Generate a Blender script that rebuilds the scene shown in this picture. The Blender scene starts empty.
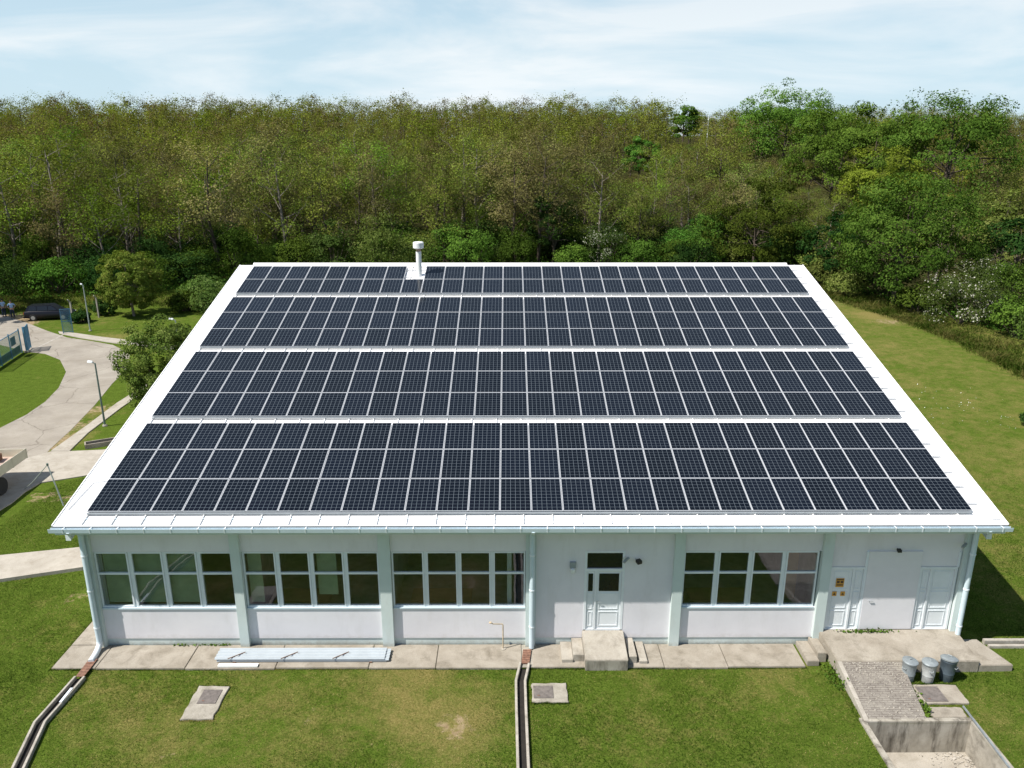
import bpy, bmesh, math, random
import numpy as np
from mathutils import Vector, Matrix

R_ = math.radians
S = bpy.context.scene
COL = S.collection
PI = math.pi

# ------------------------------------------------------------------ camera
cam_d = bpy.data.cameras.new('camera')
cam_d.sensor_width = 36.0
cam_d.lens = 27.386
cam_d.clip_start = 0.1
cam_d.clip_end = 6000
cam = bpy.data.objects.new('camera', cam_d)
COL.objects.link(cam)
cam.location = (13.505, -22.749, 16.363)
_M = Matrix.Rotation(R_(-0.2635), 4, 'Z') @ Matrix.Rotation(R_(90 - 16.895), 4, 'X') @ Matrix.Rotation(R_(0.033), 4, 'Z')
cam.rotation_euler = _M.to_euler()
S.camera = cam

# ------------------------------------------------------------------ sky, sun, exposure
SUN_EL, SUN_AZ = 54.5, 66.5          # light travels to +x and a little to +y
world = bpy.data.worlds.new('World')
S.world = world
world.use_nodes = True
_n = world.node_tree.nodes
_l = world.node_tree.links
_n.clear()
_out = _n.new('ShaderNodeOutputWorld')
_bg = _n.new('ShaderNodeBackground')
_bg.inputs['Strength'].default_value = 0.078
_sky = _n.new('ShaderNodeTexSky')
_sky.sky_type = 'NISHITA'
_sky.sun_disc = False
_sky.sun_elevation = R_(SUN_EL)
_sky.sun_rotation = R_(180 + SUN_AZ)
_sky.altitude = 100
_sky.air_density = 1.15
_sky.dust_density = 0.6
_sky.ozone_density = 1.5
_tc = _n.new('ShaderNodeTexCoord')
_map = _n.new('ShaderNodeMapping')
_map.inputs['Scale'].default_value = (1.5, 1.5, 7.5)
_map.inputs['Rotation'].default_value = (0.0, R_(3), 0.4)
_nz = _n.new('ShaderNodeTexNoise')
_nz.inputs['Scale'].default_value = 1.5
_nz.inputs['Detail'].default_value = 7
_nz.inputs['Roughness'].default_value = 0.58
_nz.inputs['Distortion'].default_value = 0.5
_rmp = _n.new('ShaderNodeValToRGB')
_rmp.color_ramp.elements[0].position = 0.37
_rmp.color_ramp.elements[0].color = (0.85, 0.85, 0.85, 1)
_rmp.color_ramp.elements[1].position = 0.60
_rmp.color_ramp.elements[1].color = (1.0, 1.0, 1.0, 1)
_mix = _n.new('ShaderNodeMixRGB')
_tint = _n.new('ShaderNodeValToRGB')              # thin blue haze to white cirrus
_tint.color_ramp.elements[0].position = 0.40
_tint.color_ramp.elements[0].color = (0.56, 0.735, 0.85, 1)
_tint.color_ramp.elements[1].position = 0.60
_tint.color_ramp.elements[1].color = (0.80, 0.865, 0.905, 1)
_amp = _n.new('ShaderNodeMixRGB')
_amp.blend_type = 'MULTIPLY'
_amp.inputs['Fac'].default_value = 1.0
_amp.inputs['Color2'].default_value = (9.8, 9.8, 9.8, 1)
_l.new(_tint.outputs['Color'], _amp.inputs['Color1'])
_l.new(_amp.outputs['Color'], _mix.inputs['Color2'])
_l.new(_tc.outputs['Generated'], _map.inputs['Vector'])
_l.new(_map.outputs['Vector'], _nz.inputs['Vector'])
_l.new(_nz.outputs['Fac'], _rmp.inputs['Fac'])
_l.new(_nz.outputs['Fac'], _tint.inputs['Fac'])
# thin cirrus is densest low over the wood and thins out towards the zenith
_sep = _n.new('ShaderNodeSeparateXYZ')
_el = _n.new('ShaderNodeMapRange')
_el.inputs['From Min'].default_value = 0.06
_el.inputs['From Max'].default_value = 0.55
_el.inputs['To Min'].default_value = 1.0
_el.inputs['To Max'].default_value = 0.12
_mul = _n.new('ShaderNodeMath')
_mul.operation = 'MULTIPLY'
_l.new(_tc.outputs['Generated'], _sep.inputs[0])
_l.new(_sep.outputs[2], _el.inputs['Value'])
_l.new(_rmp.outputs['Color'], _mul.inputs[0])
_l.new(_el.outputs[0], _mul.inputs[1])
_no = _n.new('ShaderNodeMapRange')               # kept to the north; unseen southern cloud thinned to dim the front wall
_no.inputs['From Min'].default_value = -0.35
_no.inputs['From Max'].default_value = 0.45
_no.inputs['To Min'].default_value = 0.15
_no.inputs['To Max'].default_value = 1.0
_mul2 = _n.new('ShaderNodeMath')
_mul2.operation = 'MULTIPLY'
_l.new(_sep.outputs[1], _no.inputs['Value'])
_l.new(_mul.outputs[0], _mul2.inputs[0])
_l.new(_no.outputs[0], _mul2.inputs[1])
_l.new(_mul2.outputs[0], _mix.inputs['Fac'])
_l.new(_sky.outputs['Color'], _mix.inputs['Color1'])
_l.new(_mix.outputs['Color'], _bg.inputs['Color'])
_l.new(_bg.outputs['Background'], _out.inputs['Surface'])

sun_d = bpy.data.lights.new('sun', 'SUN')
sun_d.energy = 4.9
sun_d.angle = R_(0.53)
sun_d.color = (1.0, 0.955, 0.89)
sun = bpy.data.objects.new('sun', sun_d)
COL.objects.link(sun)
_L = Vector((math.sin(R_(SUN_AZ)) * math.cos(R_(SUN_EL)), math.cos(R_(SUN_AZ)) * math.cos(R_(SUN_EL)), -math.sin(R_(SUN_EL))))
sun.rotation_euler = _L.to_track_quat('-Z', 'Y').to_euler()
sun.location = (-40, -20, 60)

S.view_settings.view_transform = 'Standard'
S.view_settings.look = 'None'
S.view_settings.exposure = 0.54
S.view_settings.gamma = 1.0
S.view_settings.use_curve_mapping = False
S.render.engine = 'CYCLES'
S.cycles.max_bounces = 6
S.cycles.transparent_max_bounces = 8
S.cycles.use_denoising = True

# ------------------------------------------------------------------ materials
MATS = {}


class NT:
    """small helper round a node tree"""
    def __init__(self, name):
        m = bpy.data.materials.new(name)
        m.use_nodes = True
        self.m = m
        self.n = m.node_tree.nodes
        self.l = m.node_tree.links
        self.b = self.n['Principled BSDF']
        self.out = self.n['Material Output']
        MATS[name] = m

    def noise(self, scale, detail=4, rough=0.55, vec=None, dist=0.0):
        t = self.n.new('ShaderNodeTexNoise')
        t.inputs['Scale'].default_value = scale
        t.inputs['Detail'].default_value = detail
        t.inputs['Roughness'].default_value = rough
        t.inputs['Distortion'].default_value = dist
        if vec is not None:
            self.l.new(vec, t.inputs['Vector'])
        return t.outputs['Fac']

    def pos(self):
        return self.n.new('ShaderNodeNewGeometry').outputs['Position']

    def obj(self):
        return self.n.new('ShaderNodeTexCoord').outputs['Object']

    def mapping(self, vec, scale=(1, 1, 1), rot=(0, 0, 0)):
        t = self.n.new('ShaderNodeMapping')
        t.inputs['Scale'].default_value = scale
        t.inputs['Rotation'].default_value = rot
        self.l.new(vec, t.inputs['Vector'])
        return t.outputs['Vector']

    def ramp(self, fac, stops):
        t = self.n.new('ShaderNodeValToRGB')
        e = t.color_ramp.elements
        while len(e) < len(stops):
            e.new(0.5)
        for k, (p, c) in enumerate(stops):
            e[k].position = p
            e[k].color = (c[0], c[1], c[2], 1) if hasattr(c, '__len__') else (c, c, c, 1)
        self.l.new(fac, t.inputs['Fac'])
        return t.outputs['Color']

    def mix(self, fac, a, b, mode='MIX'):
        t = self.n.new('ShaderNodeMixRGB')
        t.blend_type = mode
        for s, v in (('Fac', fac), ('Color1', a), ('Color2', b)):
            if isinstance(v, (int, float)):
                t.inputs[s].default_value = v if s == 'Fac' else (v, v, v, 1)
            elif isinstance(v, tuple):
                t.inputs[s].default_value = (v[0], v[1], v[2], 1)
            else:
                self.l.new(v, t.inputs[s])
        return t.outputs['Color']

    def math(self, op, a, b=0.0):
        t = self.n.new('ShaderNodeMath')
        t.operation = op
        for i, v in enumerate((a, b)):
            if isinstance(v, (int, float)):
                t.inputs[i].default_value = v
            else:
                self.l.new(v, t.inputs[i])
        return t.outputs[0]

    def attr(self, name):
        t = self.n.new('ShaderNodeAttribute')
        t.attribute_name = name
        return t.outputs['Fac']

    def rnd(self):
        return self.n.new('ShaderNodeObjectInfo').outputs['Random']

    def color(self, c):
        if isinstance(c, tuple):
            self.b.inputs['Base Color'].default_value = (c[0], c[1], c[2], 1)
        else:
            self.l.new(c, self.b.inputs['Base Color'])

    def bump(self, h, strength=0.3, dist=0.02):
        t = self.n.new('ShaderNodeBump')
        t.inputs['Strength'].default_value = strength
        t.inputs['Distance'].default_value = dist
        self.l.new(h, t.inputs['Height'])
        self.l.new(t.outputs['Normal'], self.b.inputs['Normal'])

    def set(self, rough=0.7, metal=0.0, spec=None):
        self.b.inputs['Roughness'].default_value = rough
        self.b.inputs['Metallic'].default_value = metal
        if spec is not None:
            self.b.inputs['Specular IOR Level'].default_value = spec
        return self.m


def plain(name, c, rough=0.6, metal=0.0, var=0.12, scale=3.0, spec=None):
    t = NT(name)
    f = t.noise(scale, 5, 0.6, t.pos())
    lo = tuple(v * (1 - var) for v in c)
    hi = tuple(min(1, v * (1 + var)) for v in c)
    t.color(t.ramp(f, [(0.3, lo), (0.7, hi)]))
    return t.set(rough, metal, spec)


def concrete(name, a, b, stain, scale=1.0):
    t = NT(name)
    p = t.pos()
    c = t.ramp(t.noise(1.3 * scale, 6, 0.65, p), [(0.3, a), (0.7, b)])
    c = t.mix(t.ramp(t.noise(1.7 * scale, 7, 0.72, p, 0.5), [(0.50, 0.0), (0.72, 0.70)]), c, stain)
    c = t.mix(0.35, c, t.ramp(t.noise(40, 3, 0.6, p), [(0.25, 0.12), (0.75, 0.6)]), 'OVERLAY')
    t.color(c)
    t.bump(t.noise(25, 4, 0.6, p), 0.25, 0.02)
    return t.set(0.9, 0, 0.2)


def leaf_mat(name, stops, trans=0.33, sheen=None):
    """stops: colours picked per leaf by the face attribute 'tint'; each tree shifts a little"""
    t = NT(name)
    c = t.ramp(t.attr('tint'), stops)
    hsv = t.n.new('ShaderNodeHueSaturation')
    r = t.rnd()
    t.l.new(t.math('ADD', t.math('MULTIPLY', r, 0.05), 0.478), hsv.inputs['Hue'])
    t.l.new(t.math('ADD', t.math('MULTIPLY', t.math('FRACT', t.math('MULTIPLY', r, 7.3)), 0.80), 0.58), hsv.inputs['Value'])
    t.l.new(c, hsv.inputs['Color'])
    c = hsv.outputs['Color']
    d = t.n.new('ShaderNodeBsdfDiffuse')
    tr = t.n.new('ShaderNodeBsdfTranslucent')
    mx = t.n.new('ShaderNodeMixShader')
    mx.inputs[0].default_value = trans
    t.l.new(c, d.inputs['Color'])
    t.l.new(t.mix(1.0, c, (1.0, 1.0, 0.55), 'MULTIPLY'), tr.inputs['Color'])
    t.l.new(d.outputs[0], mx.inputs[1])
    t.l.new(tr.outputs[0], mx.inputs[2])
    t.l.new(mx.outputs[0], t.out.inputs['Surface'])
    return t.m


def make_materials():
    # lawn and soil: attributes dry (0..1), soil (0..1) and wood (0..1) are laid on the ground sheet
    t = NT('ground')
    p = t.pos()
    fine = t.noise(14, 6, 0.75, p)
    mid = t.noise(1.1, 5, 0.65, p, 0.4)
    big = t.noise(0.16, 4, 0.6, p)
    green = t.ramp(fine, [(0.28, (0.030, 0.056, 0.007)), (0.5, (0.073, 0.112, 0.015)), (0.75, (0.142, 0.176, 0.034))])
    tone = t.ramp(t.noise(2.3, 7, 0.7, p, 0.3), [(0.28, 0.70), (0.5, 1.0), (0.75, 1.22)])
    green = t.mix(1.0, green, tone, 'MULTIPLY')
    dryc = t.ramp(fine, [(0.28, (0.095, 0.085, 0.024)), (0.55, (0.205, 0.175, 0.058)), (0.78, (0.36, 0.295, 0.125))])
    f = t.math('ADD', t.math('MULTIPLY', t.math('SUBTRACT', mid, 0.52), 1.4), t.math('MULTIPLY', t.math('SUBTRACT', big, 0.5), 0.9))
    f = t.math('ADD', f, t.math('MULTIPLY', t.math('SUBTRACT', t.noise(0.6, 7, 0.78, p, 0.4), 0.5), 1.3))
    f = t.math('ADD', f, t.math('MULTIPLY', t.math('SUBTRACT', t.noise(4.2, 7, 0.75, p, 0.3), 0.5), 1.5))
    f = t.math('ADD', f, t.attr('dry'))
    c = t.mix(t.ramp(f, [(0.15, 0.0), (1.05, 1.0)]), green, dryc)
    soil = t.ramp(t.noise(5, 6, 0.7, p), [(0.3, (0.20, 0.14, 0.075)), (0.7, (0.38, 0.30, 0.18))])
    sf = t.math('ADD', t.attr('soil'), t.math('MULTIPLY', t.math('SUBTRACT', t.noise(2.6, 6, 0.7, p), 0.5), 1.5))
    c = t.mix(t.ramp(sf, [(0.42, 0.0), (0.62, 1.0)]), c, soil)
    litter = t.ramp(t.noise(1.5, 6, 0.7, p), [(0.3, (0.020, 0.026, 0.008)), (0.7, (0.06, 0.055, 0.022))])
    c = t.mix(t.attr('wood'), c, litter)
    t.color(c)
    t.bump(t.noise(22, 4, 0.7, p), 0.7, 0.06)
    t.set(0.95, 0, 0.0)

    t = NT('road')
    p = t.pos()
    c = t.ramp(t.noise(0.5, 6, 0.6, p), [(0.3, (0.265, 0.235, 0.195)), (0.7, (0.37, 0.335, 0.28))])
    c = t.mix(t.ramp(t.noise(2.2, 6, 0.75, p), [(0.52, 0.0), (0.78, 0.6)]), c, (0.23, 0.19, 0.14))
    c = t.mix(0.3, c, t.ramp(t.noise(30, 3, 0.7, p), [(0.25, 0.15), (0.75, 0.62)]), 'OVERLAY')
    vor = t.n.new('ShaderNodeTexVoronoi')
    vor.feature = 'DISTANCE_TO_EDGE'
    vor.inputs['Scale'].default_value = 0.22
    warp = t.n.new('ShaderNodeVectorMath')
    warp.operation = 'ADD'
    wn = t.n.new('ShaderNodeTexNoise')
    wn.inputs['Scale'].default_value = 0.9
    wn.inputs['Detail'].default_value = 6
    t.l.new(p, wn.inputs['Vector'])
    t.l.new(p, warp.inputs[0])
    t.l.new(wn.outputs['Color'], warp.inputs[1])
    t.l.new(warp.outputs[0], vor.inputs['Vector'])
    c = t.mix(t.ramp(vor.outputs['Distance'], [(0.004, 0.55), (0.012, 0.0)]), c, (0.12, 0.10, 0.075))
    c = t.mix(t.ramp(t.noise(0.33, 5, 0.6, p), [(0.50, 0.0), (0.62, 0.45)]), c, (0.25, 0.22, 0.175))
    t.color(c)
    t.set(0.95, 0, 0.15)

    concrete('pavement', (0.275, 0.24, 0.19), (0.40, 0.36, 0.30), (0.15, 0.128, 0.095))
    concrete('concrete', (0.34, 0.305, 0.25), (0.46, 0.425, 0.365), (0.19, 0.165, 0.13))
    concrete('old_concrete', (0.27, 0.245, 0.20), (0.47, 0.435, 0.37), (0.10, 0.085, 0.065), 1.4)
    concrete('walk', (0.35, 0.315, 0.26), (0.46, 0.42, 0.355), (0.26, 0.225, 0.17))
    concrete('kerb', (0.34, 0.31, 0.26), (0.5, 0.46, 0.4), (0.18, 0.16, 0.12), 2)

    # pit wall with dark run-off streaks
    t = NT('stained_concrete')
    p = t.pos()
    c = t.ramp(t.noise(2, 6, 0.6, p), [(0.3, (0.25, 0.225, 0.18)), (0.7, (0.42, 0.39, 0.33))])
    st = t.noise(3.0, 6, 0.7, t.mapping(p, (1, 1, 0.18)))
    c = t.mix(t.ramp(st, [(0.48, 0.0), (0.66, 0.85)]), c, (0.065, 0.055, 0.042))
    t.color(c)
    t.set(0.92, 0, 0.15)

    # ramp: rows of old brick pavers under bits of rubble
    t = NT('brick_ramp')
    p = t.pos()
    br = t.n.new('ShaderNodeTexBrick')
    br.inputs['Scale'].default_value = 1.0
    br.inputs['Brick Width'].default_value = 0.24
    br.inputs['Row Height'].default_value = 0.085
    br.inputs['Mortar Size'].default_value = 0.010
    br.inputs['Color1'].default_value = (0.185, 0.165, 0.145, 1)
    br.inputs['Color2'].default_value = (0.25, 0.225, 0.195, 1)
    br.inputs['Mortar'].default_value = (0.10, 0.085, 0.07, 1)
    t.l.new(p, br.inputs['Vector'])
    c = t.mix(t.ramp(t.noise(2.5, 6, 0.7, p), [(0.4, 0.0), (0.7, 0.7)]), br.outputs['Color'], (0.30, 0.275, 0.235))
    t.color(c)
    t.bump(br.outputs['Fac'], -0.5, 0.02)
    t.set(0.95, 0, 0.1)

    t = NT('wall_paint')
    p = t.pos()
    c = t.ramp(t.noise(0.7, 6, 0.6, p), [(0.3, (0.68, 0.665, 0.695)), (0.7, (0.76, 0.745, 0.77))])
    st = t.noise(2.2, 6, 0.65, t.mapping(p, (1, 1, 0.25)))
    c = t.mix(t.ramp(st, [(0.52, 0.0), (0.8, 0.35)]), c, (0.52, 0.50, 0.48))
    sz = t.n.new('ShaderNodeSeparateXYZ')
    t.l.new(p, sz.inputs[0])
    base = t.math('SUBTRACT', 1.0, t.math('MULTIPLY', t.math('SUBTRACT', sz.outputs[2], 0.30), 2.6))
    base = t.math('MULTIPLY', base, t.noise(5, 6, 0.75, p))
    c = t.mix(t.ramp(base, [(0.25, 0.0), (0.75, 0.55)]), c, (0.40, 0.37, 0.32))
    t.color(c)
    t.bump(t.noise(30, 4, 0.6, p), 0.12, 0.01)
    t.set(0.8, 0, 0.25)
    t = NT('mint_paint')
    p = t.pos()
    c = t.ramp(t.noise(0.9, 6, 0.6, p), [(0.3, (0.52, 0.60, 0.58)), (0.7, (0.60, 0.67, 0.65))])
    st = t.noise(2.4, 6, 0.65, t.mapping(p, (1, 1, 0.3)))
    c = t.mix(t.ramp(st, [(0.52, 0.0), (0.8, 0.4)]), c, (0.40, 0.40, 0.36))
    sz = t.n.new('ShaderNodeSeparateXYZ')
    t.l.new(p, sz.inputs[0])
    base = t.math('MULTIPLY', t.math('SUBTRACT', 1.0, t.math('MULTIPLY', sz.outputs[2], 2.4)), t.noise(6, 6, 0.75, p))
    c = t.mix(t.ramp(base, [(0.22, 0.0), (0.60, 0.75)]), c, (0.27, 0.23, 0.17))
    t.color(c)
    t.set(0.8, 0, 0.25)

    t = NT('roof_white')
    p = t.pos()
    c = t.ramp(t.noise(0.8, 5, 0.6, p), [(0.3, (0.83, 0.82, 0.80)), (0.7, (0.90, 0.89, 0.875))])
    c = t.mix(t.ramp(t.noise(2.0, 6, 0.7, t.mapping(p, (2.5, 0.5, 0.5))), [(0.58, 0.0), (0.8, 0.25)]), c, (0.6, 0.57, 0.53))
    t.color(c)
    t.set(0.45, 0, 0.4)
    plain('gutter_metal', (0.56, 0.66, 0.71), 0.4, 0, 0.06)
    plain('eave_shade', (0.10, 0.12, 0.13), 0.6)  # painted shadow tone for the line above the gutter
    plain('frame_white', (0.72, 0.77, 0.80), 0.4, 0, 0.04)
    plain('door_white', (0.73, 0.765, 0.785), 0.45, 0, 0.05)
    plain('door_flush', (0.71, 0.70, 0.72), 0.55, 0, 0.03)
    plain('aluminium', (0.54, 0.55, 0.565), 0.4, 0.0, 0.03)
    plain('galvanised', (0.26, 0.29, 0.30), 0.5, 0.3, 0.22, 7)
    plain('pale_galvanised', (0.38, 0.39, 0.38), 0.55, 0.2, 0.2, 7)
    plain('edge_aluminium', (0.30, 0.325, 0.345), 0.45, 0.1, 0.06)
    plain('dark_galvanised', (0.075, 0.10, 0.12), 0.45, 0.35, 0.2, 6)
    plain('sheet_metal', (0.41, 0.45, 0.475), 0.4, 0.1, 0.06)
    plain('white_board', (0.82, 0.82, 0.80), 0.6, 0, 0.04)
    plain('rust', (0.20, 0.105, 0.07), 0.9, 0, 0.4, 9)
    plain('rusty_lid', (0.155, 0.135, 0.122), 0.85, 0.1, 0.3, 9)
    plain('wet_mud', (0.016, 0.013, 0.010), 0.9, 0, 0.4, 6)
    plain('yellow_pipe', (0.46, 0.37, 0.25), 0.6, 0, 0.2, 6)
    plain('black_plastic', (0.02, 0.02, 0.022), 0.5)
    plain('grey_plastic', (0.30, 0.33, 0.34), 0.5)
    plain('pole_green', (0.09, 0.13, 0.115), 0.6, 0, 0.2)
    plain('pole_grey', (0.32, 0.36, 0.345), 0.5, 0.2, 0.15)
    plain('lamp_white', (0.8, 0.82, 0.82), 0.4)
    plain('gate_blue', (0.075, 0.20, 0.30), 0.5, 0, 0.2, 4)
    plain('mesh_green', (0.09, 0.19, 0.15), 0.6, 0, 0.2, 4)
    plain('car_paint', (0.006, 0.006, 0.011), 0.3, 0.0, 0.1, spec=0.35)
    plain('rubber', (0.018, 0.018, 0.018), 0.85)
    plain('rim', (0.4, 0.41, 0.42), 0.35, 0.7)
    plain('red_lens', (0.5, 0.02, 0.03), 0.3)
    plain('number_plate', (0.8, 0.8, 0.78), 0.4)
    plain('skin', (0.45, 0.27, 0.19), 0.6)
    plain('shirt_blue', (0.42, 0.56, 0.74), 0.85)
    plain('shirt_pale', (0.30, 0.44, 0.66), 0.85)
    plain('trousers', (0.02, 0.03, 0.055), 0.9)
    plain('hair', (0.03, 0.02, 0.015), 0.8)
    plain('trailer_cream', (0.50, 0.47, 0.37), 0.55, 0, 0.1)
    plain('bed_wood', (0.42, 0.31, 0.25), 0.8, 0, 0.25, 4)
    plain('crate_wood', (0.16, 0.085, 0.05), 0.8, 0, 0.3, 6)
    plain('vent_orange', (0.42, 0.27, 0.21), 0.7, 0, 0.4, 12)
    plain('vent_white', (0.80, 0.80, 0.79), 0.45)
    plain('sign_yellow', (0.60, 0.30, 0.04), 0.5, 0, 0.1)
    plain('sign_dark', (0.08, 0.04, 0.02), 0.6)
    plain('blind', (0.34, 0.40, 0.29), 0.8, 0, 0.15)
    plain('interior', (0.40, 0.405, 0.40), 0.9, 0, 0.2)
    plain('chair_wood', (0.25, 0.15, 0.08), 0.6, 0, 0.2)
    plain('petal', (0.85, 0.85, 0.80), 0.8)
    plain('stone', (0.44, 0.40, 0.34), 0.9, 0, 0.25, 6)
    plain('bark', (0.075, 0.058, 0.042), 0.95, 0, 0.35, 5)
    plain('pale_bark', (0.20, 0.17, 0.14), 0.95, 0, 0.35, 5)

    # window glass: dark, clear and reflecting
    t = NT('glass')
    tr = t.n.new('ShaderNodeBsdfTransparent')
    tr.inputs['Color'].default_value = (0.80, 0.84, 0.81, 1)
    gl = t.n.new('ShaderNodeBsdfGlossy')
    gl.inputs['Roughness'].default_value = 0.015
    gl.inputs['Color'].default_value = (0.86, 0.88, 0.98, 1)
    fr = t.n.new('ShaderNodeFresnel')
    fr.inputs['IOR'].default_value = 1.9
    bp = t.n.new('ShaderNodeBump')
    bp.inputs['Strength'].default_value = 0.05
    bp.inputs['Distance'].default_value = 0.05
    t.l.new(t.noise(1.4, 2, 0.5, t.pos()), bp.inputs['Height'])
    t.l.new(bp.outputs['Normal'], gl.inputs['Normal'])
    mx = t.n.new('ShaderNodeMixShader')
    geo = t.n.new('ShaderNodeNewGeometry')
    t.l.new(t.math('MULTIPLY', fr.outputs[0], t.math('SUBTRACT', 1.0, geo.outputs['Backfacing'])), mx.inputs[0])
    t.l.new(tr.outputs[0], mx.inputs[1])
    t.l.new(gl.outputs[0], mx.inputs[2])
    t.l.new(mx.outputs[0], t.out.inputs['Surface'])
    plain('car_glass', (0.01, 0.012, 0.015), 0.05, 0, 0.1, spec=0.6)

    # photovoltaic glass: 6 by 10 dark cells with pale joints and fine bus bars
    t = NT('solar_cells')
    o = t.obj()
    sep = t.n.new('ShaderNodeSeparateXYZ')
    t.l.new(o, sep.inputs[0])
    cw, ch = 0.957 / 6, 1.585 / 10

    def joint(axis, off, pitch, half):
        v = t.math('DIVIDE', t.math('ADD', sep.outputs[axis], off), pitch)
        fr_ = t.math('FRACT', v)
        d = t.math('MINIMUM', fr_, t.math('SUBTRACT', 1.0, fr_))
        return t.math('LESS_THAN', d, half / pitch)
    jx = joint(0, -0.019, cw, 0.0042)
    jy = joint(1, -0.0225, ch, 0.0036)
    bus = joint(0, -0.019 + cw / 10, cw / 5, 0.0009)
    rn = t.rnd()
    cell = t.mix(t.math('MULTIPLY', rn, 0.9), (0.0022, 0.0038, 0.0068), (0.0040, 0.0066, 0.0135))
    mott = t.noise(3.0, 3, 0.5, t.pos())
    cell = t.mix(t.math('MULTIPLY', mott, 0.5), cell, (0.006, 0.008, 0.013))
    cell = t.mix(t.math('MULTIPLY', bus, 0.10), cell, (0.10, 0.11, 0.13))
    cell = t.mix(t.math('MULTIPLY', t.math('MAXIMUM', jx, jy), 0.85), cell, (0.165, 0.195, 0.22))
    t.color(cell)
    t.set(0.12, 0, 0.17)

    leaf_mat('leaf_locust', [(0.0, (0.107, 0.106, 0.036)), (0.25, (0.167, 0.181, 0.046)), (0.5, (0.152, 0.206, 0.036)), (0.8, (0.202, 0.274, 0.042)), (1.0, (0.272, 0.342, 0.060))])
    leaf_mat('leaf_brown', [(0.0, (0.103, 0.089, 0.042)), (0.35, (0.180, 0.157, 0.066)), (0.7, (0.190, 0.186, 0.060)), (1.0, (0.220, 0.238, 0.062))])
    leaf_mat('leaf_lime', [(0.0, (0.102, 0.141, 0.025)), (0.4, (0.152, 0.237, 0.027)), (0.8, (0.212, 0.314, 0.034)), (1.0, (0.274, 0.371, 0.049))])
    leaf_mat('leaf_green', [(0.0, (0.042, 0.081, 0.012)), (0.5, (0.080, 0.151, 0.022)), (1.0, (0.135, 0.224, 0.036))])
    leaf_mat('leaf_rich', [(0.0, (0.034, 0.058, 0.009)), (0.5, (0.076, 0.126, 0.018)), (1.0, (0.140, 0.195, 0.034))])
    leaf_mat('leaf_bush', [(0.0, (0.045, 0.075, 0.014)), (0.5, (0.090, 0.130, 0.026)), (1.0, (0.165, 0.200, 0.052))])
    leaf_mat('leaf_deep', [(0.0, (0.016, 0.036, 0.009)), (0.5, (0.032, 0.066, 0.014)), (1.0, (0.065, 0.11, 0.026))])
    leaf_mat('leaf_round', [(0.0, (0.057, 0.080, 0.014)), (0.5, (0.109, 0.148, 0.024)), (0.85, (0.149, 0.187, 0.033)), (1.0, (0.218, 0.193, 0.055))])
    leaf_mat('leaf_shrub', [(0.0, (0.065, 0.098, 0.021)), (0.5, (0.117, 0.176, 0.036)), (1.0, (0.221, 0.267, 0.078))])
    leaf_mat('leaf_hawthorn', [(0.0, (0.035, 0.06, 0.014)), (0.5, (0.07, 0.11, 0.026)), (0.80, (0.10, 0.14, 0.035)), (0.84, (0.42, 0.43, 0.33)), (1.0, (0.66, 0.65, 0.54))])
    leaf_mat('blade', [(0.0, (0.018, 0.040, 0.004)), (0.36, (0.062, 0.102, 0.012)), (0.62, (0.124, 0.150, 0.029)), (0.80, (0.23, 0.19, 0.068)), (1.0, (0.38, 0.30, 0.135))])


make_materials()
M = MATS

# ------------------------------------------------------------------ mesh helpers


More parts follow.
